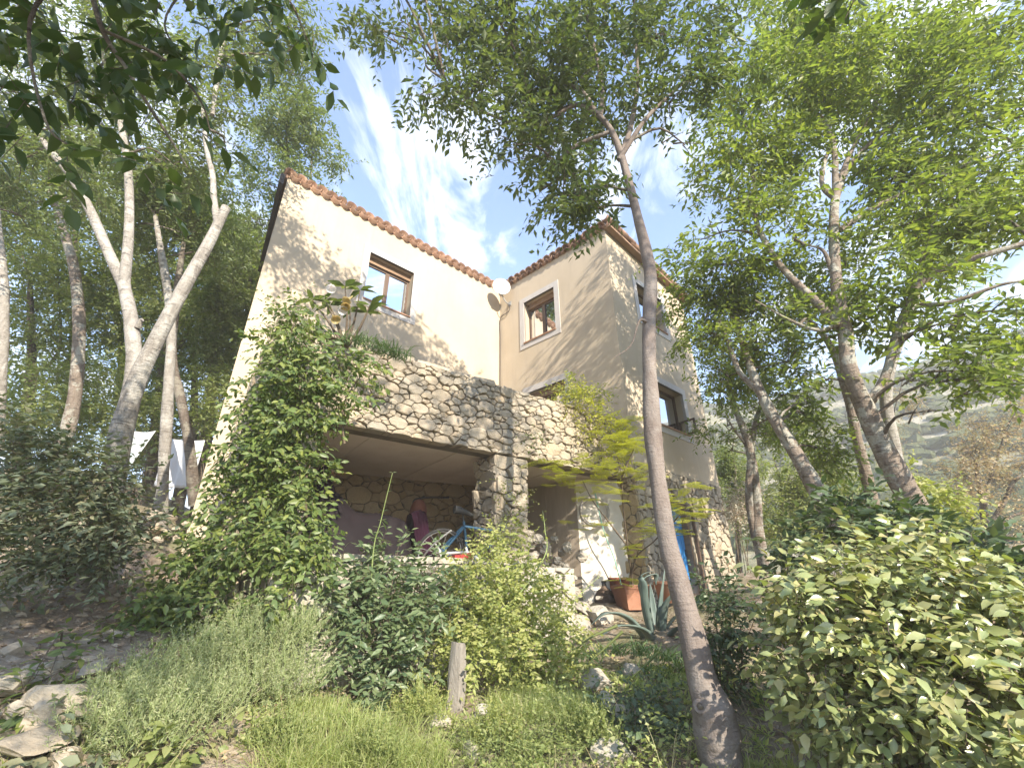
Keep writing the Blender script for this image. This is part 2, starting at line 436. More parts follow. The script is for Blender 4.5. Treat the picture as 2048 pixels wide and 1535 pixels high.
def sprays(blobs, total, L, W, per=9, step=.045, droop=.5, up=.7, spread=.9, down=.3, var=.42, shell=2.2, outward=.6, clump=0):
    """leafy twigs through the volume of the blobs; gives leaf rows and twig rows"""
    nt = max(1, total // per)
    nc = max(1, int(nt / clump)) if clump else 0
    p0, out = blob_points(blobs, nt, shell)
    if nc:
        c0, o0 = blob_points(blobs, nc, 1.6); i = rng.integers(0, nc, nt); rb = np.mean([b[3] for b in blobs])
        p0 = c0[i] + rng.normal(size=(nt, 3)) * rb * np.array([.26, .26, .12]); out = nz(o0[i] + rng.normal(size=(nt, 3)) * .6)
    t = nz(out * outward + rng.normal(size=(nt, 3)) * .6 + np.array([0, 0, -.25]))
    side = nz(np.cross(t, np.array([0, 0, 1.]) + rng.normal(size=(nt, 3)) * .2))
    k = np.arange(per)
    s = (k + .5) * step
    pos = p0[:, None] + t[:, None] * s[None, :, None]
    pos[:, :, 2] -= droop * s[None, :] ** 2
    sg = np.where(k % 2, 1, -1)[None, :, None]
    dr = t[:, None] * .55 + side[:, None] * sg * spread + rng.normal(size=(nt, per, 3)) * .25
    dr[:, :, 2] -= down
    N = np.array([0, 0, 1.]) * up + rng.normal(size=(nt, per, 3)) * .45
    n = nt * per
    sz = rng.uniform(1 - var, 1 + var, n)
    return dict(P=pos.reshape(-1, 3), D=dr.reshape(-1, 3), N=N.reshape(-1, 3), L=L * sz, W=W * sz), (p0, pos[:, -1])

def pblob(px, py, d, rp, fz=.8, fy=1.0):
    c = at(px, py, d); r = rp * d / F_PX
    return (c[0], c[1], c[2], r, r * fy, r * fz)

def twigs_mesh(mb, ends, r=.004, frac=1.0):
    a, b = ends
    m = int(len(a) * frac)
    a, b = a[:m], b[:m]
    if not len(a): return
    d = nz(b - a); s = nz(np.cross(d, rng.normal(size=d.shape))); u = np.cross(d, s)
    V = np.stack([a + s * r, a - s * r * .5 + u * r * .87, a - s * r * .5 - u * r * .87, b], 1).reshape(-1, 3)
    base = (np.arange(len(a)) * 4)[:, None]
    F = np.concatenate([base + np.array([[0, 1, 3]]), base + np.array([[1, 2, 3]]), base + np.array([[2, 0, 3]])])
    mb.V.append(V); mb.F.append(F + mb.n); mb.n += len(V)

def auto_branches(mb, skel, blobs, r0=.022, subs=4):
    """curved branches from the nearest limb into each leaf mass"""
    S = np.array(skel)
    for b in blobs:
        c = np.array(b[:3]); rr = b[3]
        dd = np.linalg.norm(S - c, axis=1) + np.maximum(0, S[:, 2] - c[2] + .1) * 2.5
        q = S[int(np.argmin(dd))]
        mid = (q + c) / 2 + np.array([0, 0, .12 * np.linalg.norm(c - q)]) + rng.normal(size=3) * .06
        tube(mb, [q, mid, c], [r0, r0 * .7, r0 * .35], 5, 7, cap=False)
        for _ in range(subs):
            e = c + nz(rng.normal(size=3)) * rr * rng.uniform(.5, .95) * np.array([1, 1, .8])
            st = q + (c - q) * rng.uniform(.55, 1.0); m2 = (st + e) / 2 + np.array([0, 0, .08]) * rr
            tube(mb, [st, m2, e], [r0 * .45, r0 * .3, r0 * .12], 4, 5, cap=False)

def tree(name, label, trunk, limbs, blobs, n_leaf, L, W, leaf_m, bark_m, group=None, cat='tree', branch_r=.022, seg=12, rough=.05, per=9, step=.045, subs=4, droop=.5, leaf_t=T_QUAD, down=.3, clump=14):
    """trunk / limbs: lists of (point, radius)"""
    TP = np.array([p for p, _ in trunk]); TR = [r for _, r in trunk]
    t = thing(name, label, cat, TP[0], group)
    mb = MB(); skel = []
    C, _ = tube(mb, TP, TR, seg, max(8, len(TP) * 7), rough); skel += list(C[len(C) // 3:])
    mb.build('trunk', bark_m, t, True)
    for l in limbs:
        mb = MB(); C, _ = tube(mb, [p for p, _ in l], [r for _, r in l], max(6, seg - 3), max(8, len(l) * 6), rough * .8)
        skel += list(C[len(C) // 4:]); mb.build('limb', bark_m, t, True)
    if blobs:
        mb = MB(); lv, ends = sprays(blobs, n_leaf, L, W, per, step, droop, down=down, clump=clump); bm_ = MB(); auto_branches(bm_, skel, blobs, branch_r, subs); twigs_mesh(bm_, ends, .0035); stuff(bm_.build('branches', bark_m if branch_r > .03 else M['bark_dark'], t, True))
        leaves_to(mb, **lv, tmpl=leaf_t); stuff(mb.build('crown', leaf_m, t))
    return t

def shrub(name, label, base, blobs, n_leaf, L, W, leaf_m, tmpl=T_QUAD, stems=8, group=None, cat='shrub', per=8, step=.04, singles=0, stem_r=.008, up=.7, down=.15, droop=.4, outward=.6, shell=2.2, stem_m='twig', spread=.9, face=None):
    t = thing(name, label, cat, base, group)
    mb = MB(); B = np.array(blobs)
    for k in range(stems):
        b = B[k % len(B)]; e = b[:3] + nz(rng.normal(size=3)) * b[3:6] * .6
        st = np.array(base) + rng.normal(size=3) * np.array([.08, .08, 0]); mid = (st + e) / 2 + rng.normal(size=3) * .06
        tube(mb, [st, mid, e], [stem_r, stem_r * .75, stem_r * .3], 5, 7, cap=False)
    lv, ends = sprays(blobs, n_leaf, L, W, per, step, droop, up, down=down, outward=outward, shell=shell, spread=spread)
    if face: lv['N'] = lv['N'] + np.array(face)
    twigs_mesh(mb, ends, stem_r * .3, 1.0)
    stuff(mb.build('stems', M[stem_m], t))
    leaf_split(t, lv, leaf_m, tmpl, singles)
    return t

LEAF_ME = {}
def leaf_split(t, lv, leaf_m, tmpl, singles, name='leaf', bulk='foliage'):
    """the nearest leaves become single parts that share meshes, the rest one part"""
    n = len(lv['P'])
    if singles:
        c = lv['P'] @ CAM_F; x = lv['P'] @ CAM_R / np.maximum(c, .1) * F_PX; y = lv['P'] @ CAM_U / np.maximum(c, .1) * F_PX
        inv = (c > .3) & (abs(x) < 1000) & (abs(y) < 750)
        score = np.linalg.norm(lv['P'], axis=1) / lv['L'] + np.where(inv, 0, 1e6)
        order = np.argsort(score); one = np.zeros(n, bool); one[order[:singles]] = True
        key = (leaf_m.name, id(tmpl))
        if key not in LEAF_ME:
            v = []
            for k in range(5):
                m = MB(); leaves_to(m, np.zeros((1, 3)), np.array([[1., 0, 0]]), np.array([[0, 0, 1.]]), 1., rng.uniform(.9, 1.1), tmpl, bend=np.array([rng.uniform(0, .25)]))
                me = m.mesh(name, tmpl is T_LEAF); me.materials.append(leaf_m); v.append(me)
            LEAF_ME[key] = v
        off = Matrix.Translation(t.location).inverted()
        D = nz(lv['D']); S = nz(np.cross(D, lv['N'])); U = np.cross(S, D)
        for i in np.where(one)[0]:
            o = bpy.data.objects.new(name, random.choice(LEAF_ME[key])); col.objects.link(o); o.parent = t
            l, w = lv['L'][i], lv['W'][i]
            o.matrix_local = off @ Matrix(((D[i][0] * l, S[i][0] * w, U[i][0] * w, lv['P'][i][0]), (D[i][1] * l, S[i][1] * w, U[i][1] * w, lv['P'][i][1]),
                                           (D[i][2] * l, S[i][2] * w, U[i][2] * w, lv['P'][i][2]), (0, 0, 0, 1)))
        lv = {k: v[~one] for k, v in lv.items()}
    if len(lv['P']):
        mb = MB(); leaves_to(mb, **lv, tmpl=tmpl); stuff(mb.build(bulk, leaf_m, t, tmpl is T_LEAF))

def blades_to(mb, base, n, spread, length, width, lean=.5, bend=.6):
    base = np.asarray(base); p = base + rng.normal(size=(n, 3)) * np.array([spread, spread, 0])
    a = rng.uniform(0, 6.283, n); l = rng.uniform(0, 1, n) ** .8 * lean
    d = np.stack([np.cos(a) * l, np.sin(a) * l, np.ones(n)], 1)
    L = length * rng.uniform(.55, 1.15, n)
    N = np.stack([np.cos(a) , np.sin(a), np.full(n, .3)], 1) + rng.normal(size=(n, 3)) * .3
    # curved in four joints
    D = nz(d); S = nz(np.cross(D, N)); hor = nz(np.stack([np.cos(a), np.sin(a), np.zeros(n)], 1))
    ts = np.array([0, .3, .58, .82, 1.0]); ws = np.array([.8, 1, .85, .5, 0.0])
    V = []
    for q, (tt, ww) in enumerate(zip(ts, ws)):
        c = p + D * (tt * L)[:, None] + (hor * .35 - np.array([0, 0, .55])) * (bend * tt ** 2.2 * L * rng.uniform(.5, 1.3, 1))[:, None]
        if ww: V += [c - S * width * ww / 2, c + S * width * ww / 2]
        else: V += [c]
    V = np.stack(V, 1); k = V.shape[1]; bi = (np.arange(n) * k)[:, None]
    mb.V.append(V.reshape(-1, 3))
    qf = np.array([(0, 1, 3, 2), (2, 3, 5, 4), (4, 5, 7, 6)]); tf = np.array([(6, 7, 8)])
    mb.F.append((bi[:, None] + qf[None]).reshape(-1, 4) + mb.n); mb.F.append((bi[:, None] + tf[None]).reshape(-1, 3) + mb.n)
    mb.n += n * k

# ------------------------------------------------------------------ ground
CTRL = np.array([(0, 0, -1.6), (0, 2, -1.4), (-.3, 3, -1.36), (-.3, 3.9, -1.2), (0, 4.6, -.95), (-2, 4.1, -.85), (-2, 2.8, -1.05), (.4, 5.2, -.85), (-1, 3.4, -1.15), (-3.4, 3.6, -.5), (-4.5, 5, .0), (-5.3, 6.5, .65),
                 (-8, 9, 1.6), (-12, 12, 2.8), (-7, 4, .3), (-4, 1.6, -.95), (2, 3.4, -1.2), (1.3, 5.2, -.82), (1.8, 7, -.45), (2.6, 6, -.5), (3.3, 8, -.15), (5, 8, .1), (4, 5, -.5),
                 (4, 2.4, -1.2), (8, 8, .2), (10, 3, -.8), (6, 11.5, .3), (1, 8.2, -.2), (-2, 6, -.4), (-2, 9, -.3), (0, 17, 1.5), (-5, 16, 3), (0, -4, -2.6), (-6, -3, -1.6), (6, -3, -2.4), (0, -15, -5), (15, 15, 1),
                 (14, -6, -3), (-3.3, 5.2, -.1), (-1, 4.3, -.95), (-5, 4.2, -.15), (-4.4, 5.6, .15), (-3.6, 4.4, -.35)])
def hsh(x, y, s):
    return (np.sin(x * 1.7 * s + 1.3) * np.cos(y * 1.3 * s + .7) + .5 * np.sin(x * 3.1 * s + y * 2.3 * s + 2.1) + .3 * np.cos(x * 5.3 * s - y * 4.7 * s)) / 1.8
def ground_h(x, y):
    x = np.asarray(x, float); y = np.asarray(y, float)
    d2 = (x[..., None] - CTRL[:, 0]) ** 2 + (y[..., None] - CTRL[:, 1]) ** 2 + .15
    w = 1 / d2 ** 1.6
    near = (w * CTRL[:, 2]).sum(-1) / w.sum(-1)
    r = np.hypot(x, y); az = np.degrees(np.arctan2(x, y))
    sm = lambda t: np.clip(t, 0, 1) ** 2 * (3 - 2 * np.clip(t, 0, 1))
    win = sm((az + 40) / 60) * sm((125 - az) / 45)
    hill = (sm((r - 24) / 125) * 46 + sm((r - 14) / 60) * 2) * win + sm((r - 12) / 60) * 8 * sm((-az - 5) / 40) * sm((140 + az) / 30)
    rough = hsh(x, y, .08) * 3 * sm((r - 45) / 60) + hsh(x, y, .3) * 1.0 * sm((r - 40) / 50)
    return near + hill + rough + .05 * hsh(x, y, 2.2) * sm((40 - r) / 30)

def make_ground():
    n = 210
    s = np.linspace(-1, 1, n); k = 7.2
    g = np.sinh(s * k) / math.sinh(k) * 215
    X, Y = np.meshgrid(g, g + 3.5, indexing='ij')
    Z = ground_h(X, Y) + rng.normal(0, .012, X.shape) * (np.hypot(X, Y) < 30)
    V = np.stack([X, Y, Z], -1).reshape(-1, 3)
    i, j = np.meshgrid(np.arange(n - 1), np.arange(n - 1), indexing='ij')
    a = (i * n + j).ravel(); F = np.stack([a, a + n, a + n + 1, a + 1], 1)
    mid = V[F].mean(1); far = np.hypot(mid[:, 0], mid[:, 1]) > 26
    m1 = MB(); m1.add(V, F); o = m1.build('ground', M['ground'], None, True); structure(o)
    o.data.materials.append(M['hill'])
    o.data.polygons.foreach_set('material_index', far.astype(np.int32))
make_ground()

def gz(x, y): return float(ground_h(np.array([x]), np.array([y]))[0])

def ground_d(px, py, lo=1.6, hi=14):
    """how far in front of the camera the sight line of a photo pixel meets the ground"""
    d = np.linspace(lo, hi, 400); p = d[:, None] * at(px, py, 1.0)[None]
    below = p[:, 2] < ground_h(p[:, 0], p[:, 1])
    return float(d[np.argmax(below)]) if below.any() else hi
def on_ground(px, py): return at(px, py, ground_d(px, py))

# scrub on the far hillside
def hill_scrub():
    mb = MB(); t = (1 + 5 ** .5) / 2
    ico = nz(np.array([(-1, t, 0), (1, t, 0), (-1, -t, 0), (1, -t, 0), (0, -1, t), (0, 1, t), (0, -1, -t), (0, 1, -t), (t, 0, -1), (t, 0, 1), (-t, 0, -1), (-t, 0, 1)]))
    fa = np.array([(0, 11, 5), (0, 5, 1), (0, 1, 7), (0, 7, 10), (0, 10, 11), (1, 5, 9), (5, 11, 4), (11, 10, 2), (10, 7, 6), (7, 1, 8), (3, 9, 4), (3, 4, 2), (3, 2, 6), (3, 6, 8), (3, 8, 9), (4, 9, 5), (2, 4, 11), (6, 2, 10), (8, 6, 7), (9, 8, 1)])
    N = 8000
    az = np.radians(rng.uniform(16, 62, N)); r = rng.uniform(38, 185, N)
    x, y = np.sin(az) * r, np.cos(az) * r
    keep = (hsh(x, y, .18) + hsh(x + 40, y - 15, .4) * .7 + rng.normal(0, .35, N)) > -.1
    x, y, r = x[keep], y[keep], r[keep]; z = ground_h(x, y)
    for k in range(len(x)):
        s = rng.uniform(.45, 1.2)
        V = ico * (1 + rng.normal(0, .22, (12, 1))) * np.array([s * rng.uniform(.9, 1.4), s * rng.uniform(.9, 1.4), s * .8]) + (x[k], y[k], z[k] + s * .3)
        mb.add(V, fa)
    stuff(mb.build('hillside_scrub', M['scrub']))
hill_scrub()

# ------------------------------------------------------------------ hazy air that fades the hill, thickened to lift the shadows
def haze():
    t = NT('hazy_air'); v = t.node('VolumePrincipled')
    v.inputs['Color'].default_value = (1.0, .975, .94, 1); v.inputs['Density'].default_value = .0033; v.inputs['Anisotropy'].default_value = 0.0
    t.l.new(v.outputs[0], t.out.inputs['Volume'])
    mb = MB(); mb.box((0, 3.5, 21), (450, 0, 0), (0, 450, 0), (0, 0, 74)); stuff(mb.build('haze', t.m))
haze()

# ------------------------------------------------------------------ stone laying
def clip_poly(poly, p, n):
    """keep the side of the polygon where (q-p).n <= 0"""
    out = []
    for i in range(len(poly)):
        a, b = poly[i], poly[(i + 1) % len(poly)]
        da, db = (a - p) @ n, (b - p) @ n
        if da <= 0: out.append(a)
        if (da <= 0) != (db <= 0): out.append(a + (b - a) * (da / (da - db)))
    return out

def stone_cells(u0, u1, z0, z1, sw, sh, jit=.2, gap=.010):
    """irregular rubble layout of a rectangle: list of polygons in (u, z)"""
    asp = sw / sh * .75; r0 = sw * .5                              # stones of mixed size, flat ones among chunky ones
    Wd, Hd = u1 - u0, (z1 - z0) * asp; Q, Rd = [], []
    cell = r0 * 2.2; grid = {}
    def ok(p, r):
        ci, cj = int(p[0] / cell), int(p[1] / cell)
        for a in range(ci - 2, ci + 3):
            for b in range(cj - 2, cj + 3):
                for k in grid.get((a, b), ()):
                    if (Q[k][0] - p[0]) ** 2 + (Q[k][1] - p[1]) ** 2 < ((r + Rd[k]) * (1.12 - jit * .5)) ** 2: return False
        return True
    for f, tries in ((1.55, .5), (1.15, 1.4), (.85, 3.5), (.6, 8), (.42, 14)):
        r = r0 * f
        for _ in range(int(tries * Wd * Hd / (3.1 * r * r)) + 3):
            p = (random.uniform(-r * .4, Wd + r * .4), random.uniform(-r * .4, Hd + r * .4)); rr = r * random.uniform(.85, 1.15)
            if ok(p, rr): grid.setdefault((int(p[0] / cell), int(p[1] / cell)), []).append(len(Q)); Q.append(p); Rd.append(rr)
    Q = np.array(Q) + np.array([u0, z0 * asp]); Rd = np.array(Rd); S = Q / np.array([1, asp]); out = []
    for i in range(len(Q)):
        if not (u0 - .06 <= S[i, 0] <= u1 + .06 and z0 - .06 <= S[i, 1] <= z1 + .06): continue
        poly = [np.array(v, float) for v in ((u0, z0 * asp), (u1, z0 * asp), (u1, z1 * asp), (u0, z1 * asp))]
        d = np.linalg.norm(Q - Q[i], axis=1)
        for j in np.argsort(d - Rd)[1:20]:
            if j == i: continue
            n = (Q[j] - Q[i]) / d[j]; poly = clip_poly(poly, Q[i] + n * (d[j] / 2 + (Rd[i] ** 2 - Rd[j] ** 2) / (2 * d[j])), n)
            if len(poly) < 3: break
        if len(poly) < 3: continue
        P = np.array([v / np.array([1, asp]) for v in poly])
        c = P.mean(0); P2 = []
        for k in range(len(P)):                     # shrink for the joint, break the edges
            a, b = P[k], P[(k + 1) % len(P)]
            if np.linalg.norm(b - a) < .02: continue
            P2.append(a)
            if np.linalg.norm(b - a) > .09: P2.append((a + b) / 2 + np.random.default_rng(i * 31 + k).normal(0, .008, 2))
        if len(P2) < 3: continue
        P2 = np.array(P2); d = P2 - c; r = np.linalg.norm(d, axis=1, keepdims=True)
        P2 = c + d * np.maximum(.55, (r - gap) / r)
        out.append((P2, c))
    return out

def lay_stones(parent, O, T, N, cells, m, thick=.14, proud=.02, name='stone', Z=(0, 0, 1), joined=None):
    O, T, N, Z = (np.asarray(v, float) for v in (O, T, N, Z))
    jm = MB()
    for P, c in cells:
        k = len(P); w = lambda q, dep: O + q[:, :1] * T + q[:, 1:] * Z + np.asarray(dep).reshape(-1, 1) * N
        pr = random.uniform(-.4, 1.3) * proud; e = random.uniform(.006, .016)
        tilt = rng.normal(0, .09, 2)
        dep = lambda q, b: b + (q - c) @ tilt
        r2 = c + (P - c) * (1 - min(.22, 1.1 * e / max(.03, np.abs(P - c).mean())))
        ring0 = w(P, np.full(k, -thick)); ring1 = w(P, dep(P, pr - e)); ring2 = w(r2, dep(r2, pr) + rng.normal(0, .005, k))
        V = np.vstack([ring0, ring1, ring2, w(c[None], [pr + random.uniform(-.004, .009)])])
        F = []
        for a in range(k):
            b = (a + 1) % k
            F += [(a, b, k + b, k + a), (k + a, k + b, 2 * k + b, 2 * k + a), (2 * k + a, 2 * k + b, 3 * k)]
        if joined: jm.add(V, F); continue
        mb = MB(); mb.add(V, F); mb.build(name, m, parent)
    if joined and jm.n: stuff(jm.build(joined, m, parent))

def rock_mesh(s, flat=.7, seg=(10, 7), jit=.13):
    nu, nv = seg; V = [(0, 0, 1)]
    pl = [(nz(rng.normal(size=3)), rng.uniform(.5, .85)) for _ in range(13)]
    for j in range(1, nv):
        th = math.pi * j / nv
        for i in range(nu):
            ph = 2 * math.pi * i / nu + .3 * j; V.append((math.sin(th) * math.cos(ph), math.sin(th) * math.sin(ph), math.cos(th)))
    V.append((0, 0, -1)); V = np.array(V)
    for n, d in pl:
        q = V @ n; V = V - np.maximum(0, q - d)[:, None] * n
    V = V * (1 + rng.normal(0, jit * .25, (len(V), 1))) * np.array([s, s * rng.uniform(.65, 1.0), s * flat])
    F = [(0, 1 + i, 1 + (i + 1) % nu) for i in range(nu)]
    for j in range(nv - 2):
        for i in range(nu): F.append((1 + j * nu + i, 1 + (j + 1) * nu + i, 1 + (j + 1) * nu + (i + 1) % nu, 1 + j * nu + (i + 1) % nu))
    e = len(V) - 1; b = 1 + (nv - 2) * nu
    F += [(e, b + (i + 1) % nu, b + i) for i in range(nu)]
    mb = MB(); mb.add(V, F); return mb

# ------------------------------------------------------------------ the house
H = 8.0
P0, P1, P2 = np.array([-4.726, 6.712, 0]), np.array([-.333, 10.747, 0]), np.array([2.295, 8.272, 0])
TC = np.array([math.sin(.83586), math.cos(.83586), 0.]); NC = np.array([TC[1], -TC[0], 0])
P3 = P2 + 3.56 * TC
TA = nz(P1 - P0); NA = np.array([TA[1], -TA[0], 0]); LA = np.linalg.norm(P1 - P0)
TB = nz(P2 - P1); NB = np.array([TB[1], -TB[0], 0]); LB = np.linalg.norm(P2 - P1)
UP = np.array([0, 0, 1.])
house = thing('house', 'cream rendered two-winged house with clay tile roof edges and stone-clad foot', 'house', (0, 11, 0))

def wall_panel(mb, O, T, N, L, z0, z1, holes, depth=.22, ztop=None, u0=0.0):
    us = sorted({u0, L} | {h[0] for h in holes} | {h[1] for h in holes}); zs = sorted({z0, z1} | {h[2] for h in holes} | {h[3] for h in holes})
    zt = ztop or (lambda u: z1)
    pt = lambda u, z, d=0: O + T * u + UP * (zt(u) if z == z1 else z) + N * d
    for a, b in zip(us, us[1:]):
        for c, d in zip(zs, zs[1:]):
            if any(h[0] <= (a + b) / 2 <= h[1] and h[2] <= (c + d) / 2 <= h[3] for h in holes): continue
            mb.add([pt(a, c), pt(b, c), pt(b, d), pt(a, d)], [(0, 1, 2, 3)])
    for h in holes:
        q = [(h[0], h[2]), (h[1], h[2]), (h[1], h[3]), (h[0], h[3])]
        for k in range(4):
            a, b = q[k], q[(k + 1) % 4]
            mb.add([pt(*a), pt(*b), pt(*b, -depth), pt(*a, -depth)], [(3, 2, 1, 0)])

WIN_A = (1.99, 3.14, 5.80, 7.10)
WIN_B = (.93, 1.97, 5.80, 7.08)
WIN_B2 = (.98, 2.14, 2.3, 4.38)
WIN_C = (1.08, 2.25, 5.84, 6.90)
WIN_C2 = (1.22, 2.48, 3.18, 4.25)
DOOR_C = (.95, 1.80, -.15, 1.55)
wm = MB()
wall_panel(wm, P0, TA, NA, LA, -.6, H - .02, [WIN_A])
wall_panel(wm, P1, TB, NB, LB, 1.9, H - .02, [WIN_B, WIN_B2])
ct = lambda u: H - .02 - .128 * u
wall_panel(wm, P2, TC, NC, 3.56, 2.16, H - .02, [WIN_C, WIN_C2], ztop=ct)
bk = 4.5                                                     # the sides that run away from us
SD = np.array([math.sin(R(-33.5)), math.cos(R(-33.5)), 0])
Q0 = P0 + SD * bk; Q3 = P3 + TB * -4.2
wm.add([Q0 + UP * -.6, P0 + UP * -.6, P0 + UP * (H - .02), Q0 + UP * (H - 1.3)], [(0, 1, 2, 3)])
wm.add([P3 + UP * -.6, Q3 + UP * -.6, Q3 + UP * ct(3.56), P3 + UP * ct(3.56)], [(0, 1, 2, 3)])
wm.add([Q3 + UP * -.6, Q0 + UP * -.6, Q0 + UP * 6.6, Q3 + UP * 6.6], [(0, 1, 2, 3)])
wm.build('rendered_wall', M['plaster'], house)

rm = MB()                                                    # roof planes falling away from the raised edges
def slab(a, b, c, d, th=.1):
    q = [np.asarray(v, float) for v in (a, b, c, d)]
    rm.add(q + [v - UP * th for v in q], [(0, 1, 2, 3), (7, 6, 5, 4), (0, 4, 5, 1), (1, 5, 6, 2), (2, 6, 7, 3), (3, 7, 4, 0)])
z = UP * (H + .03)
slab(P0 + z - TA * .1, P1 + z, P1 - NA * bk + z - UP * 1.3, Q0 + z - UP * 1.3 - TA * .1)
slab(P1 + z, P2 + z, P2 + TC * 3.7 + z - UP * .47, P1 + TC * 3.7 + z - UP * .47)
rm.build('roof', M['tile'], house)
fm = MB()                                                    # dark board under the left verge
n0 = P0 - TA * .10 + UP * (H - .16) + NA * .02; n1 = n0 + SD * 2.4 - UP * .70
fm.box((n0 + n1) / 2, n1 - n0, TA * .09, UP * .26)
fm.build('fascia_board', M['fascia'], house)
fm = MB(); v0 = P2 + NC * .10 + UP * (H - .06) - TC * .05; v1 = P2 + NC * .10 + TC * 3.75 + UP * (H - .06 - .128 * 3.75)
fm.box((v0 + v1) / 2, v1 - v0, NC * .16, UP * .06); fm.build('verge_board', M['wood_lintel'], house)

def tile_mesh(r, ln, up=True, th=.016, seg=8):
    mb = MB(); V = []
    for y in (0, ln):
        for rr in (r, r - th):
            for k in range(seg + 1):
                a = math.pi * k / seg; taper = 1 - .12 * (y > 0)
                V.append((math.cos(a) * rr * taper, y, (math.sin(a) if up else -math.sin(a)) * rr * taper))
    n = seg + 1; F = []
    for k in range(seg):
        F += [(k, k + 1, 2 * n + k + 1, 2 * n + k), (n + k + 1, n + k, 3 * n + k, 3 * n + k + 1), (k + 1, k, n + k, n + k + 1), (2 * n + k, 2 * n + k + 1, 3 * n + k + 1, 3 * n + k)]
    F += [(0, 2 * n, 3 * n, n), (n - 1, 2 * n - 1, 4 * n - 1, 3 * n - 1)]
    mb.add(V, F); me = mb.mesh('roof_tile', True); me.materials.append(M['tile']); return me
tile_up, tile_dn = tile_mesh(.112, .5), tile_mesh(.10, .5, False)
def place_tile(me, o, xa, ya, za):
    t = bpy.data.objects.new('roof_tile', me); col.objects.link(t); t.parent = house
    m = Matrix(((xa[0], ya[0], za[0], o[0]), (xa[1], ya[1], za[1], o[1]), (xa[2], ya[2], za[2], o[2]), (0, 0, 0, 1)))
    t.matrix_parent_inverse = Matrix.Identity(4); t.matrix_local = Matrix.Translation(house.location).inverted() @ m
def tile_row(O, T, N, L, n, slope, start=0.0):
    for k in range(n):
        u = start + (k + .5) * (L - start) / n
        y = nz(-N - UP * slope + T * random.gauss(0, .02)); x = nz(T - y * (T @ y)); zz = np.cross(x, y)
        o = O + T * u + N * (.13 + random.uniform(-.012, .012)) + UP * (H + .03 + random.uniform(-.008, .008))
        place_tile(tile_up, o, x, y, zz)
        o2 = O + T * (u + .5 * (L - start) / n) + N * (.09 + random.uniform(-.01, .01)) + UP * (H + .035)
        place_tile(tile_dn, o2, x, y, zz)
tile_row(P0 - TA * .1, TA, NA, LA + .1, 27, .22)
tile_row(P1, TB, NB, LB + .05, 17, .13)
for k in range(11):                                          # verge tiles down the right gable
    u = 3.55 - k * .335; y = nz(-TC + UP * .128); x = NC; zz = np.cross(x, y)
    place_tile(tile_up, P2 + TC * (u + .15) + NC * .12 + UP * (ct(u) + .03 + .012 * k), x, y, zz)

def window(O, T, N, w, out=.15, sill=True, lintel=True, leaves=2, flip=1, open_leaf=False):
    u0, u1, z0, z1 = w
    pt = lambda u, z, d=0.0: O + T * u + UP * z + N * d
    mb = MB(); th = .018
    def bar(m, ua, ub, za, zb, d0, d1): m.box(pt((ua + ub) / 2, (za + zb) / 2, (d0 + d1) / 2), T * (ub - ua), N * (d1 - d0), UP * (zb - za))
    bar(mb, u0 - out, u0, z0 - out, z1 + out, -.05, th); bar(mb, u1, u1 + out, z0 - out, z1 + out, -.05, th)
    bar(mb, u0, u1, z1, z1 + out, -.05, th); bar(mb, u0, u1, z0 - out, z0, -.05, th - .002)
    wn_ = mb.build('window', M['surround'], house)
    g = -.20
    mb = MB(); e = .055
    zt = z1 - (.16 if lintel else 0.0)
    bar(mb, u0, u0 + e, z0, zt, g - .05, g); bar(mb, u1 - e, u1, z0, zt, g - .05, g)
    bar(mb, u0 + e, u1 - e, z0, z0 + e, g - .05, g - .002); bar(mb, u0 + e, u1 - e, zt - e, zt, g - .05, g - .002)
    if leaves == 2: bar(mb, (u0 + u1) / 2 - .05, (u0 + u1) / 2 + .05, z0 + e, zt - e, g - .05, g + .008)
    mb.build('frame', M['wood_dark'], wn_)
    if lintel:
        mb = MB(); bar(mb, u0, u1, zt, z1, g - .05, g + .05); mb.build('shutter_box', M['wood_lintel'], wn_)
    xs = [(u0 + e, (u0 + u1) / 2 - .05), ((u0 + u1) / 2 + .05, u1 - e)] if leaves == 2 else [(u0 + e, u1 - e)]
    for a, b in xs:
        mb = MB(); bar(mb, a, b, z0 + e, zt - e, g - .035, g - .025); mb.build('pane', M['glass'], wn_)
    if sill:
        mb = MB(); bar(mb, u0 - .01, u1 + .01, z0 - .004, z0 + .026, -.19, .045); mb.build('sill', M['terracotta_sill'], wn_)
    if open_leaf:                                            # casement standing open on the right
        mb = MB(); a = pt(u1 - .03, z0 + .03, g + .02); dr = nz(N * 1.0 - T * .12); w2 = .42
        for za, zb, da, db in ((0, .05, 0, w2), (.32, .36, 0, w2), (0, .36, 0, .045), (0, .36, w2 - .045, w2)):
            mb.box(a + dr * (da + db) / 2 + UP * (za + zb) / 2, dr * (db - da), np.cross(dr, UP) * .035, UP * (zb - za))
        mb.build('open_casement', M['wood_dark'], wn_)
    return wn_
window(P0, TA, NA, WIN_A)
window(P1, TB, NB, WIN_B)
window(P1, TB, NB, WIN_B2, sill=False)
window(P2, TC, NC, WIN_C, leaves=1, lintel=False)
window(P2, TC, NC, WIN_C2, leaves=1, lintel=False, open_leaf=True)

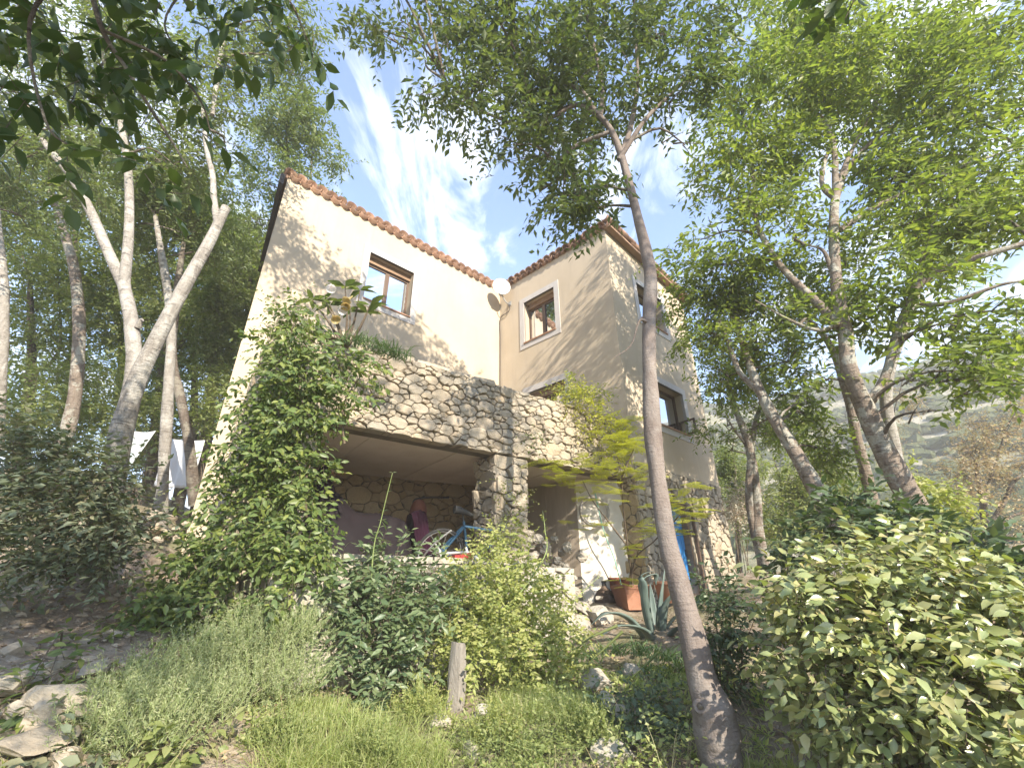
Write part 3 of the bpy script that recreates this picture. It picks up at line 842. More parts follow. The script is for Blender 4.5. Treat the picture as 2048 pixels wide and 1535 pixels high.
# stone-clad foot of the right wing
fb = MB()
wall_panel(fb, P2 - NC * .03, TC, NC, 3.56, -.7, 2.16, [DOOR_C], depth=.3)
wall_panel(fb, P1 - NB * .03, TB, NB, LB, -.7, 1.9, [], u0=LB - .62)
fb.build('foot_backing', M['mortar'], house)
cells = [c for c in stone_cells(0, .95, -.3, 1.55, .20, .125)] + [c for c in stone_cells(1.80, 3.56, -.3, 1.55, .20, .125)] + [c for c in stone_cells(0, 3.56, 1.55, 2.16, .21, .15)]
lay_stones(house, P2, TC, NC, cells, M['stone'], .08)
lay_stones(house, P1, TB, NB, stone_cells(LB - .55, LB, -.3, 1.9, .2, .13), M['stone_warm'], .08)
# blue door in its brown frame
pt = lambda u, z, d=0.0: P2 + TC * u + UP * z + NC * d
mb = MB(); mb.box(pt(1.375, .70, -.2), TC * .85, NC * .05, UP * 1.72)
def blue():
    return m_noise('blue_door_paint', (.035, .20, .52), (.06, .27, .60), 3, .45, .4, .1)
M['blue'] = blue()
door = mb.build('door', M['blue'], house)
for k in range(5):
    mb = MB(); mb.box(pt(1.03 + .172 * k, .70, -.168), TC * .16, NC * .02, UP * 1.66); mb.build('plank', M['blue'], door)
mb = MB(); mb.box(pt(1.72, .62, -.15), TC * .03, NC * .05, UP * .12); mb.build('handle', M['fascia'], door)
mb = MB(); mb.box(pt(1.775, .7, -.1), TC * .05, NC * .14, UP * 1.70); mb.box(pt(1.375, 1.53, -.1), TC * .74, NC * .14, UP * .05); mb.build('door_frame', M['wood_lintel'], house)
mb = MB(); mb.box(pt(1.87, .62, .05), TC * .05, NC * .05, UP * 1.75); mb.build('shutter_edge', M['wood_dark'], house)

# satellite dish on the left face of the right wing
mnt = np.array([-.039, 10.470, 7.31])
dish = thing('satellite_dish', 'white round satellite dish on a bent arm beside the inner corner of the cream walls', 'satellite dish', mnt)
dc = np.array([-.275, 10.21, 7.72]); dn = nz(np.array([.22, -.96, .0]))
da = nz(np.cross(dn, UP)); db = np.cross(da, dn)
mb = MB(); V = []; rad = [.001, .10, .18, .245, .268]; seg = 28
for r_ in rad:
    for k in range(seg):
        a = 2 * math.pi * k / seg; V.append(dc + da * math.cos(a) * r_ * .95 + db * math.sin(a) * r_ + dn * (r_ ** 2 * 1.1 - .06))
F = [(i * seg + k, i * seg + (k + 1) % seg, (i + 1) * seg + (k + 1) % seg, (i + 1) * seg + k) for i in range(len(rad) - 1) for k in range(seg)]
mb.add(V, F); M['dish'] = m_noise('white_metal_paint', (.72, .71, .68), (.78, .77, .74), 3, .5, .4, 0)
mb.build('reflector', M['dish'], dish, True)
M['metal'] = m_noise('grey_metal', (.22, .22, .22), (.32, .32, .32), 8, .5, .5, .1)
mb = MB(); tube(mb, [mnt, mnt + NB * .16 - UP * .02, dc - dn * .1 - UP * .12, dc - dn * .06], .016, 8, 14); mb.build('mast', M['metal'], dish, True)
mb = MB(); tip = dc + dn * .30 - db * .10; tube(mb, [dc - db * .22 + dn * .0, dc + dn * .16 - db * .19, tip], .009, 6, 10); mb.build('feed_arm', M['metal'], dish, True)
mb = MB(); tube(mb, [tip, tip - dn * .09 + db * .03], .026, 10, 4); mb.build('receiver', M['dish'], dish, True)
mb = MB(); c0 = P1 + TB * .05 + NB * .03
tube(mb, [mnt + NB * .03, np.append((mnt + NB * .05)[:2], 7.05), c0 + UP * 6.95, c0 + UP * 6.2, c0 + UP * 4.5, c0 + UP * 2.6], .011, 6, 40); mb.build('cable', M['fascia'], dish, True)
mb = MB(); mb.box(mnt + NB * .012, TB * .1, NB * .02, UP * .14); mb.build('bracket', M['metal'], dish)

# ------------------------------------------------------------------ the stone terrace and the open store under it
TF = np.array([math.sin(R(54)), math.cos(R(54)), 0]); NF = np.array([TF[1], -TF[0], 0]); OF = np.array([-2.3, 5.05, 0])
fr = lambda t, s, z=0.0: OF + TF * t - NF * s + UP * z
FLOOR = .26
terrace = thing('stone_terrace', 'raised terrace with a rubble stone parapet over the dark open store', 'terrace', fr(2, 0, 0))
PT0, PT1, PZ0 = -.72, 5.50, 1.86
ptop = lambda t: 3.12 - .03 * (t + .7)
mb = MB()
mb.add([fr(PT0, .035, PZ0 + .01), fr(PT1, .035, PZ0 + .01), fr(PT1, .035, ptop(PT1) - .04), fr(PT0, .035, ptop(PT0) - .04), fr(PT0, .36, PZ0 + .01), fr(PT1, .36, PZ0 + .01), fr(PT1, .36, ptop(PT1) - .04), fr(PT0, .36, ptop(PT0) - .04)],
       [(0, 1, 2, 3), (5, 4, 7, 6), (3, 2, 6, 7), (0, 3, 7, 4), (1, 5, 6, 2), (0, 4, 5, 1)])
mb.build('parapet_core', M['mortar'], terrace)
cells = []
for P, c in stone_cells(PT0, PT1, PZ0, 3.0, .175, .082, jit=.25, gap=.006):
    cells.append((P, c))
cells.sort(key=lambda c: abs(c[1][0] - 2.2)); lay_stones(terrace, OF, TF, NF, cells[:300], M['stone'], .16, .03); lay_stones(terrace, OF, TF, NF, cells[300:], M['stone'], .16, .03, joined='small_stones')
t = PT0                                                       # coping stones
while t < PT1:
    w = random.uniform(.3, .62)
    cb = rock_mesh(1, 1, (4, 3), 0); cb = MB()
    a, b = t + .012, min(t + w - .012, PT1); zt = ptop((a + b) / 2) + random.uniform(-.02, .03); zb = 2.985
    ov = random.uniform(-.03, .05)
    c8 = [fr(a, -ov, zb), fr(b, -ov + random.uniform(-.02, .02), zb), fr(b, .42, zb), fr(a, .42, zb), fr(a + .02, -ov + .03, zt), fr(b - .02, -ov + .02, zt + random.uniform(-.03, .03)), fr(b - .02, .4, zt), fr(a + .02, .4, zt)]
    m8 = [(c8[4] + c8[5]) / 2 + UP * random.uniform(0, .015), (c8[0] + c8[1]) / 2 + NF * random.uniform(0, .02)]
    cb.add(c8 + m8, [(3, 2, 1, 9, 0), (0, 9, 1, 5, 8, 4), (1, 2, 6, 5), (2, 3, 7, 6), (3, 0, 4, 7), (4, 8, 5, 6, 7)])
    cb.build('coping_stone', M['stone'], terrace); t += w
# left end of the parapet and the stones of its return
lay_stones(terrace, fr(PT0, 0), -NF, -TF, stone_cells(0, 2.6, -.9, 3.0, .24, .13)[:190], M['stone'], .14, .03)
mb = MB(); mb.add([fr(PT0 + .04, 0, -.6), fr(PT0 + .04, 2.7, -.6), fr(PT0 + .04, 2.7, 2.98), fr(PT0 + .04, 0, 2.98)], [(0, 1, 2, 3)]); mb.build('return_backing', M['mortar'], terrace)
# ceiling: shuttered concrete in boards
DEPTH = 2.75
for k in range(9):
    a = -.6 + k * .68
    mb = MB(); b = min(a + .672, 5.45)
    if a >= 5.4: break
    mb.box(fr((a + b) / 2, .3 + (DEPTH - .3) / 2 + .0, 1.975 + random.uniform(-.006, .006)), TF * (b - a), NF * (DEPTH - .3), UP * .13); mb.build('ceiling_panel', M['ceiling'], terrace)
mb = MB(); mb.box(fr(2.4, .3 + (DEPTH - .3) / 2, 2.15), TF * 6.1, NF * (DEPTH - .32), UP * .16); mb.build('slab', M['concrete'], terrace)
mb = MB(); mb.box(fr(-.35 + .02, .20, 1.0), TF * .66, NF * .32, UP * 1.7); mb.build('left_pier_core', M['mortar'], terrace)
lay_stones(terrace, OF, TF, NF, stone_cells(PT0, .0, -1.0, PZ0, .26, .15), M['stone'], .14, .03)
mb = MB(); mb.box(fr(0.0, 1.6, 1.0), TF * .1, NF * 2.4, UP * 1.75); mb.build('side_wall', M['mortar'], terrace)

# back wall of the store
BA, BB = np.array([-3.45, 7.77, 0]), np.array([-.62, 9.22, 0])
TBk = nz(BB - BA); NBk = np.array([TBk[1], -TBk[0], 0])
bw = thing('store_back_wall', 'warm ochre rubble wall at the back of the open store', 'wall', BA)
mb = MB(); LBk = np.linalg.norm(BB - BA)
mb.box((BA + BB) / 2 - NBk * .15 + UP * 1.0, TBk * (LBk + .2), NBk * .2, UP * 1.9); mb.build('mortar_core', M['mortar'], bw)
lay_stones(bw, BA, TBk, NBk, stone_cells(0, LBk, .2, 1.93, .26, .14, jit=.22, gap=.008), M['stone_warm'], .08, .015)
# the right cheek of the store, then the whitewashed bay
ck = thing('store_side_wall', 'short shaded rubble wall behind the stone pillar', 'wall', BB)
C2 = fr(2.95, .95)
mb = MB(); TK = nz(C2 - BB); NK = np.array([TK[1], -TK[0], 0]); LK = np.linalg.norm(C2 - BB)
mb.box((BB + C2) / 2 - NK * .1 + UP * 1.0, TK * LK, NK * .12, UP * 1.85); mb.build('mortar_core', M['mortar'], ck)
lay_stones(ck, BB, TK, NK, stone_cells(0, LK, .2, 1.93, .24, .13), M['stone_warm'], .06, .015)

W0, W1 = np.array([1.20, 8.52, 0]), np.array([2.05, 8.52, 0])
wb = thing('whitewashed_wall', 'bright whitewashed wall under the terrace with a tyre hung on it', 'wall', W0)
mb = MB(); mb.box((W0 + W1) / 2 + np.array([0, .1, .8]), (W1 - W0), (0, .2, 0), UP * 2.2); mb.build('render', M['whitewash'], wb)
W2 = np.array([.12, 9.55, 0])
cw = thing('concrete_wall', 'board-marked tan concrete wall running back into the shade beside the pillar', 'wall', W2)
TW = nz(W0 - W2); NW = np.array([TW[1], -TW[0], 0]); LW = np.linalg.norm(W0 - W2)
for k in range(6):
    mb = MB(); mb.box(W2 + TW * (k + .5) * LW / 6 - NW * (.06 + .003 * (k % 2)) + UP * .8, TW * (LW / 6 - .003), NW * .12, UP * 2.2); mb.build('panel', M['concrete'], cw)
mb = MB(); mb.box(W2 + TW * LW / 2 - NW * .16 + UP * .8, TW * LW, NW * .06, UP * 2.2); mb.build('core', M['concrete'], cw)

# the pillar: courses of rough blocks
pil = thing('stone_pillar', 'square rubble stone pillar carrying the terrace between the two dark bays', 'pillar', fr(2.85, .3, FLOOR))
lay_stones(pil, fr(2.55, .02), TF, NF, stone_cells(0, .58, .0, PZ0, .23, .13, jit=.2), M['stone'], .12, .03)
lay_stones(pil, fr(2.55, .62), NF, -TF, stone_cells(0, .60, .0, PZ0, .25, .12, jit=.2), M['stone'], .12, .035)
lay_stones(pil, fr(3.13, .02), -NF, TF, stone_cells(0, .58, .0, PZ0, .25, .13, jit=.2), M['stone'], .12, .03)
mb = MB(); mb.box(fr(2.84, .31, 1.0), TF * .5, NF * .5, UP * 1.7); mb.build('mortar_core', M['mortar'], pil)

# floor of the store and the low wall that holds it
mb = MB(); mb.box(fr(1.45, 1.2, FLOOR - .15), TF * 3.5, NF * 3.2, UP * .3); structure(mb.build('store_floor', m_noise('dusty_floor', (.40, .34, .28), (.50, .44, .37), 3, .95), None))
rw = thing('retaining_wall', 'low dry stone wall of big pale blocks holding up the store floor', 'wall', fr(1.4, -.5, -.6))
mb = MB(); mb.box(fr(1.6, -.34, -.35), TF * 3.8, NF * .2, UP * 1.15); mb.build('earth_core', M['mortar'], rw)
lay_stones(rw, fr(0, -.52), TF, NF, stone_cells(-.3, 3.5, -1.05, .25, .36, .2), M['stone_pale'], .1, .035)
t = -.25
while t < 2.8:
    w = random.uniform(.35, .6); mb = MB()
    mb.box(fr(t + w / 2, -.26, FLOOR + .035), TF * (w - .02) + UP * random.uniform(-.01, .01), NF * random.uniform(.5, .56), UP * random.uniform(.05, .07)); mb.build('coping_slab', M['stone_pale'], rw); t += w

# ------------------------------------------------------------------ things in and around the store
def cloth_sheet(name, label, cat, P, m, nu=26, nv=22, amp=.03, folds=9):
    """a draped cover over a row of profile curves"""
    P = [spline(c, nu) for c in P]
    P = np.array([spline(np.array([c[i] for c in P]), nv) for i in range(nu)])      # nu x nv x 3
    u, v = np.meshgrid(np.linspace(0, 1, nu), np.linspace(0, 1, nv), indexing='ij')
    w = (np.sin(v * folds * 3.1 + u * 4) + .7 * np.sin(v * folds * 5.3 - u * 7 + 1) + .5 * np.sin(u * 13 + v * 9)) * amp
    P = P + w[..., None] * np.array([.25, -.9, .25]) * (.25 + u[..., None] * .75) + rng.normal(0, .004, P.shape)
    i, j = np.meshgrid(np.arange(nu - 1), np.arange(nv - 1), indexing='ij'); a = (i * nv + j).ravel()
    mb = MB(); mb.add(P.reshape(-1, 3), np.stack([a, a + nv, a + nv + 1, a + 1], 1))
    o = mb.build(name, m, None, True); md = o.modifiers.new('thickness', 'SOLIDIFY'); md.thickness = .008
    return tag(o, label, cat)

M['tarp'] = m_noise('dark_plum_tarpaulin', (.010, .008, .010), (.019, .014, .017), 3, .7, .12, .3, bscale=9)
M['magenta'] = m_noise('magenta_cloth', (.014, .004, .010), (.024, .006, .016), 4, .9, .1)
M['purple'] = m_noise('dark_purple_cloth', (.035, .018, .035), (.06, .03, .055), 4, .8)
M['rust'] = m_noise('rust_leather', (.16, .05, .03), (.24, .085, .05), 7, .7)
def prof(t, zt, s0, s1, zb=FLOOR):                              # front hem, top, back hem
    return [fr(t + .02, s0 - .22, zb + .02), fr(t, s0 - .05, zb + (zt - zb) * .6), fr(t, s0 + .1, zt), fr(t, s1, zt - .03), fr(t, s1 + .15, zb + .05)]
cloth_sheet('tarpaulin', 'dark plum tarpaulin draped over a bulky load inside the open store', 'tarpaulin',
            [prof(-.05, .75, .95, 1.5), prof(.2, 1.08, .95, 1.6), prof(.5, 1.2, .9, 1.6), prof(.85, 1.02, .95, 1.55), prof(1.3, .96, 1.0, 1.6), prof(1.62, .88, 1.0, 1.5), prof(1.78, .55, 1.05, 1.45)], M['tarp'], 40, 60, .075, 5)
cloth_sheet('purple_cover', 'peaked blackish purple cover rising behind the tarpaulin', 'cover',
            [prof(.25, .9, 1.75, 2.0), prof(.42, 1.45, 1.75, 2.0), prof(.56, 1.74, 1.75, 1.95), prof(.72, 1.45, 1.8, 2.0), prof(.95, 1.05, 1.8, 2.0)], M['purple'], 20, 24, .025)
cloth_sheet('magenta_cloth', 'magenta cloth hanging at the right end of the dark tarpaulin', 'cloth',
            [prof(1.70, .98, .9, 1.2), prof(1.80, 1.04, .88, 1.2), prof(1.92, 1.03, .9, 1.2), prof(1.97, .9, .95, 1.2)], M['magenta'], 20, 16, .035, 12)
mb = MB()
for k, (rr, zz) in enumerate([(.13, 0), (.125, .14), (.10, .26), (.05, .33)]): pass
c = fr(2.02, 1.5, 1.12)
tube(mb, [c - UP * .2, c, c + UP * .12, c + UP * .2, c + UP * .23], [.13, .14, .12, .07, .01], 14, 16)
tag(mb.build('rust_hood', M['rust'], None, True), 'rounded rust-brown hood sticking up behind the magenta cloth', 'hood')

# a heap of bicycles
M['white_paint'] = m_noise('white_bike_paint', (.36, .36, .36), (.46, .46, .45), 9, .35, .5, 0)
M['blue_paint'] = m_noise('blue_bike_paint', (.018, .06, .11), (.03, .085, .15), 9, .35, .5, 0)
M['black_rubber'] = m_noise('black_rubber', (.02, .02, .02), (.04, .04, .04), 9, .8)
M['red_paint'] = m_noise('red_plastic', (.30, .03, .03), (.38, .05, .04), 9, .4)
def torus(mb, c, n, R_, r_, seg=30, sec=8):
    n = nz(np.asarray(n, float)); a = nz(np.cross(n, [.3, .2, .9])); b = np.cross(n, a); V = []
    for i in range(seg):
        p = 2 * math.pi * i / seg; d = a * math.cos(p) + b * math.sin(p)
        for j in range(sec):
            q = 2 * math.pi * j / sec; V.append(c + d * (R_ + r_ * math.cos(q)) + n * r_ * math.sin(q))
    F = [(i * sec + j, ((i + 1) % seg) * sec + j, ((i + 1) % seg) * sec + (j + 1) % sec, i * sec + (j + 1) % sec) for i in range(seg) for j in range(sec)]
    mb.add(V, F)
def bicycle(label, O, X, Z, paint, fork):
    """O rear axle; X forward, Z up of the machine; lengths in metres"""
    X, Z = nz(X), nz(Z); Y = np.cross(Z, X); q = lambda x, z, y=0: O + X * x + Z * z + Y * y
    b = thing('bicycle', label, 'bicycle', O, 'bicycles piled in the store')
    mb = MB()
    for p in ([q(.43, -.04), q(.28, .50)], [q(.30, .43), q(.86, .48)], [q(.43, -.04), q(.87, .38)], [q(0, 0, .05), q(.43, -.04, .03)], [q(0, 0, -.05), q(.43, -.04, -.03)], [q(0, 0, .05), q(.29, .42, .02)], [q(0, 0, -.05), q(.29, .42, -.02)], [q(.85, .54), q(.88, .36)]):
        tube(mb, p, .019, 8, 3)
    mb.build('frame', paint, b, True)
    mb = MB()
    for s in (1, -1): tube(mb, [q(.88, .37), q(.905, .30, .055 * s), q(1.0, 0, .055 * s)], [.019, .02, .014], 8, 8)
    mb.build('fork', fork, b, True)
    for x in (0, 1.0):
        mb = MB(); torus(mb, q(x, 0), Y, .315, .02); w = mb.build('wheel', M['black_rubber'], b, True)
        mb = MB(); torus(mb, q(x, 0), Y, .292, .009, 30, 6); mb.build('rim', M['metal'], w, True)
        mb = MB()
        for k in range(14):
            a = 2 * math.pi * k / 14; tube(mb, [q(x, 0, .02 * (-1) ** k), q(x + .29 * math.cos(a), .29 * math.sin(a))], .0022, 3, 2, cap=False)
        mb.build('spokes', M['metal'], w)
    mb = MB(); tube(mb, [q(.83, .62, -.28), q(.86, .63, -.1), q(.86, .63, .1), q(.83, .62, .28)], .012, 7, 14); tube(mb, [q(.85, .54), q(.86, .63)], .013, 7, 3); mb.build('handlebar', M['metal'], b, True)
    mb = MB(); tube(mb, [q(.12, .62), q(.24, .625), q(.40, .61)], [.06, .045, .02], 8, 8); tube(mb, [q(.28, .48), q(.25, .61)], .013, 7, 3); mb.build('saddle', M['black_rubber'], b, True)
    return b
bicycle('blue bicycle lying on its side beneath the pale one', at(880, 1105, 6.0), TF * .9 - UP * .16 + NF * .1, NF * .35 + UP * .8 - TF * .1, M['blue_paint'], M['white_paint'])
WX = nz(-TF * .88 + NF * .42 - UP * .16); wv = nz(at(866, 1105, 5.5) - at(912, 1195, 5.2)); WZ = nz(wv - WX * (wv @ WX))
bicycle('white bicycle with its fork pointing down at the store edge', at(905, 1180, 5.25) - WX * 1.0, WX, WZ, M['white_paint'], M['white_paint'])
mb = MB(); mb.box(fr(2.02, -.05, FLOOR + .13), TF * .2 + UP * .04, NF * .12, UP * .05); mb.box(fr(1.98, .0, FLOOR + .10), TF * .26, NF * .2, UP * .06)
tag(mb.build('toy_box', M['red_paint']), 'small red plastic box lying under the piled bicycles', 'box')
mb = MB(); c = fr(3.25, 1.2, 0)
tube(mb, [fr(2.4, 1.9, .9), fr(2.1, 1.9, 1.32), fr(2.25, 1.9, 1.45), fr(2.75, 1.85, 1.5)], .02, 8, 18); tube(mb, [fr(2.4, 1.9, .9), fr(2.35, 1.9, .3)], .02, 8, 3)
tag(mb.build('bent_pipe', M['fascia'], None, True), 'black bent pipe leaning against the wall deep in the store', 'pipe')

# tyre, rods, pots and demijohn by the whitewashed wall
mb = MB(); torus(mb, np.array([1.50, 8.40, 1.27]), (.06, -1, .05), .255, .032, 40, 10); M['tyre'] = m_noise('faded_tyre', (.36, .32, .28), (.46, .42, .37), 5, .85)
ty = tag(mb.build('hanging_tyre', M['tyre'], None, True), 'pale worn bicycle tyre hanging on the whitewashed wall', 'tyre')
mb = MB(); tube(mb, [at(1180, 1140, 8.6), at(1171, 1090, 8.62), at(1159, 1016, 8.68)], .013, 8, 8); tag(mb.build('rod', M['wood_dark'], None, True), 'thin brown rod leaning at the left edge of the whitewashed wall', 'rod')
M['green_plastic'] = m_noise('green_plastic', (.18, .40, .33), (.25, .50, .42), 6, .5)
mb = MB(); tube(mb, [at(1243, 1170, 7.6), at(1228, 1115, 7.7), at(1207, 1060, 7.8), at(1190, 985, 8.0)], .010, 8, 14); tag(mb.build('garden_cane', M['green_plastic'], None, True), 'long green plastic cane rising out of the terracotta planter', 'cane')
M['dark_plastic'] = m_noise('dark_grey_plastic', (.05, .055, .06), (.08, .085, .09), 8, .6)
def lathe(mb, c, prof_, seg=20):
    V = [c + np.array([math.cos(2 * math.pi * k / seg) * r, math.sin(2 * math.pi * k / seg) * r, z]) for r, z in prof_ for k in range(seg)]
    F = [(i * seg + k, i * seg + (k + 1) % seg, (i + 1) * seg + (k + 1) % seg, (i + 1) * seg + k) for i in range(len(prof_) - 1) for k in range(seg)]
    mb.add(V, F)
for q, lab in ((at(1106, 1160, 7.3), 'taller dark nursery pot standing on the low stones by the bright wall'), (at(1119, 1178, 7.1), 'shorter dark nursery pot standing in front of the taller one')):
    mb = MB(); h = .17; lathe(mb, q, [(.001, .01), (.065, 0), (.085, h - .03), (.095, h - .03), (.095, h), (.083, h), (.075, .08), (.001, .08)])
    tag(mb.build('plant_pot', M['dark_plastic'], None, True), lab, 'plant pot', 'dark pots on the stones')
M['wicker'] = m_noise('old_wicker', (.12, .085, .065), (.22, .165, .13), 30, .9, .1, .7, bscale=80)
q = at(1212, 1216, 7.6)
dj = thing('demijohn', 'wicker-covered demijohn with a thin neck beside the terracotta planter', 'demijohn', q)
mb = MB(); lathe(mb, q, [(.001, 0), (.15, .01), (.185, .09), (.18, .17), (.13, .26), (.06, .32), (.04, .35)]); mb.build('wicker_cover', M['wicker'], dj, True)
for k in range(26):
    z_ = .02 + .011 * k; r_ = np.interp(z_, [0, .01, .09, .17, .26, .32], [.14, .15, .185, .18, .13, .06]) + .003
    mb = MB(); torus(mb, q + UP * z_, (random.gauss(0, .04), random.gauss(0, .04), 1), r_, .0055, 20, 4); mb.build('cane_hoop', M['wicker'], dj, True)
mb = MB(); lathe(mb, q, [(.04, .34), (.034, .40), (.044, .41), (.044, .43), (.03, .43)]); mb.build('neck', M['fascia'], dj, True)
# terracotta planter
M['terracotta'] = m_noise('terracotta', (.26, .12, .075), (.38, .20, .135), 5, .8, .2, .25)
q = at(1268, 1218, 7.2)
pl = thing('planter', 'square terracotta planter holding the yellow-leaved sapling', 'planter', q)
def frustum(mb, c, a0, a1, z0, z1, rot):
    X = np.array([math.cos(rot), math.sin(rot), 0]); Y = np.array([-X[1], X[0], 0])
    V = [c + X * sx * a + Y * sy * a + UP * z for a, z in ((a0, z0), (a1, z1)) for sx, sy in ((-1, -1), (1, -1), (1, 1), (-1, 1))]
    mb.add(V, [(3, 2, 1, 0), (4, 5, 6, 7), (0, 1, 5, 4), (1, 2, 6, 5), (2, 3, 7, 6), (3, 0, 4, 7)])
mb = MB(); frustum(mb, q, .19, .245, 0, .30, .25); mb.build('body', M['terracotta'], pl)
mb = MB(); frustum(mb, q, .26, .262, .30, .36, .25); mb.build('rim', M['terracotta'], pl)
mb = MB(); frustum(mb, q, .225, .22, .361, .366, .25); mb.build('soil', M['mortar'], pl)
q2 = at(1335, 1205, 6.9)
mb = MB(); lathe(mb, q2, [(.001, 0), (.12, 0), (.16, .26), (.175, .26), (.175, .31), (.15, .31), (.15, .27), (.001, .27)]); tag(mb.build('flower_pot', M['terracotta'], None, True), 'round terracotta pot half hidden behind the agave leaves', 'flower pot')
for px, lab in ((1232, 'small brown pot standing left behind the terracotta planter'), (1250, 'small dark red pot standing right behind the terracotta planter')):
    q = at(px, 1185, 7.6); mb = MB(); lathe(mb, q, [(.001, 0), (.07, 0), (.10, .2), (.11, .2), (.11, .24), (.09, .24), (.001, .2)])
    tag(mb.build('flower_pot', M['rust'], None, True), lab, 'flower pot', 'small pots behind the planter')

# agave: thick channelled leaves
def agave_leaf(P, w, m, parent):
    C = spline(P, 16); T = nz(np.gradient(C, axis=0)); out = nz(np.array([C[-1][0] - C[0][0], C[-1][1] - C[0][1], 0]) + 1e-6)
    mb = MB(); V = []
    for k, (c, tt) in enumerate(zip(C, T)):
        u = k / 15; ww = w * (.75 + .9 * u - 1.65 * u ** 3.2) + .002
        s = nz(np.cross(tt, UP + out * .01)); n = np.cross(s, tt)
        for a, d in ((-1, .35), (-.55, .05), (0, -.06), (.55, .05), (1, .35), (.5, -.22), (0, -.42), (-.5, -.22)):
            V.append(c + s * ww * a + n * ww * d * .55)
    F = [(i * 8 + j, i * 8 + (j + 1) % 8, (i + 1) * 8 + (j + 1) % 8, (i + 1) * 8 + j) for i in range(15) for j in range(8)]
    mb.add(V, F); mb.build('leaf', m, parent, True)
ab = at(1318, 1300, 5.6)
ag = thing('agave', 'blue-green agave with thick curling leaves beside the terracotta planter', 'agave', ab)
for pts, w in (([(1318, 1300, 5.6), (1322, 1210, 5.65), (1332, 1120, 5.8)], .055), ([(1312, 1300, 5.55), (1290, 1200, 5.5), (1285, 1160, 5.5), (1310, 1148, 5.55), (1312, 1170, 5.55)], .05),
               ([(1310, 1300, 5.5), (1292, 1225, 5.35), (1288, 1175, 5.3), (1283, 1150, 5.3), (1312, 1140, 5.35)], .045), ([(1322, 1300, 5.55), (1330, 1215, 5.45), (1360, 1180, 5.4), (1392, 1185, 5.3)], .06),
               ([(1320, 1300, 5.6), (1345, 1240, 5.7), (1400, 1210, 5.8)], .06), ([(1306, 1300, 5.5), (1260, 1240, 5.35), (1215, 1225, 5.2), (1180, 1250, 5.1)], .065), ([(1312, 1305, 5.5), (1290, 1262, 5.2), (1240, 1250, 5.0), (1195, 1275, 4.9)], .06),
               ([(1325, 1300, 5.5), (1350, 1260, 5.3), (1380, 1255, 5.15), (1400, 1290, 5.0)], .055), ([(1318, 1300, 5.7), (1308, 1230, 6.0), (1300, 1165, 6.2)], .045)):
    agave_leaf([at(*p) for p in pts], w, M['agave'], ag)

# weathered stake and the loose rocks
M['grey_wood'] = m_noise('weathered_grey_wood', (.20, .18, .16), (.34, .31, .28), 6, .9, .1, .6, stretch=(3, 3, .25), bscale=22)
sd_ = ground_d(908, 1425); b0, b1 = at(908, 1445, sd_), at(918, 1285, sd_ + .1)
mb = MB(); ax = nz(b1 - b0); sx = nz(np.cross(ax, [0, -1, 0])); sy = np.cross(ax, sx); V = []
for k in range(9):
    u = k / 8; c = b0 + (b1 - b0) * u; w = .078 * (.88 + .12 * math.sin(u * 4)) ; d = .04
    for a in range(10):
        p = 2 * math.pi * a / 10; rr = 1 + .1 * math.sin(a * 2.3 + k * .4)
        V.append(c + sx * math.cos(p) * w * rr + sy * math.sin(p) * d * rr + (ax * (.02 * math.cos(p * 1.0 + 2) + rng.normal(0, .008)) if k == 8 else 0))
F = [(i * 10 + j, i * 10 + (j + 1) % 10, (i + 1) * 10 + (j + 1) % 10, (i + 1) * 10 + j) for i in range(8) for j in range(10)] + [tuple(range(80, 90)), tuple(range(9, -1, -1))]
mb.add(V, F); tag(mb.build('wooden_stake', M['grey_wood']), 'weathered grey wooden stake standing in the sunny grass', 'stake')

def rock(px, py, d, s, lab, m='stone_pale', flat=.7, grp='loose pale rocks of the garden bank'):
    g = ground_d(px, py + s * F_PX / d * .3); g = g if py > 1260 else d; s = s * g / d
    p = at(px, py, min(g, 6.8)); mb = rock_mesh(s * 1.1, flat, (16, 12), .09); p = p - UP * s * flat * .05; a = random.uniform(0, 6.28)
    V = np.concatenate(mb.V); mb.V = [V]; o = mb.build('rock', M[m]); o.location = tuple(p); o.rotation_euler = (random.gauss(0, .12), random.gauss(0, .12), a)
    return tag(o, lab, 'rock', grp)
ROCKS = [(965, 1425, 3.55, .085, 'rounded brown rock right of the grey stake'), (880, 1440, 3.6, .12, 'flat sunlit rock left of the foot of the grey stake'),
         (945, 1500, 3.2, .10, 'low rock at the bottom edge below the grey stake'), (1185, 1365, 4.0, .17, 'white sunlit block at the right end of the grass tuft'), (1215, 1400, 3.9, .12, 'cracked pale block below the white sunlit one'),
         (1240, 1425, 3.8, .11, 'pale stone in half shade under the strap-leaved clump'), (1225, 1510, 3.2, .15, 'brown rock at the bottom edge left of the big trunk'), (855, 1335, 3.9, .17, 'tall sunlit rock left of the grey stake among leaves'),
         (1265, 1345, 4.3, .13, 'shaded rock under the strap-leaved clump'), (1200, 1230, 6.2, .24, 'long grey boulder in front of the terracotta planter'), (1165, 1215, 6.6, .15, 'flat pale boulder left of the demijohn'),
         (1160, 1255, 6.0, .22, 'large grey boulder lying above the strap-leaved clump'), (1100, 1205, 6.7, .15, 'squarish block under the dark pots'), (1140, 1185, 6.9, .16, 'square stone block right of the dark pots'), (1198, 1195, 7.0, .055, 'smooth egg-shaped stone against the demijohn'),
         (1180, 1205, 6.9, .05, 'little pale stone left of the egg-shaped one'), (645, 1275, 4.2, .18, 'pale block at the left foot of the bay-leaved shrub'), (640, 1330, 4.0, .19, 'big squared pale block low beside the rosemary'), (655, 1360, 4.2, .11, 'small dark-jointed block under the big squared one')]
for px, py, d, s, lab in ROCKS: rock(px, py, d, s, lab)
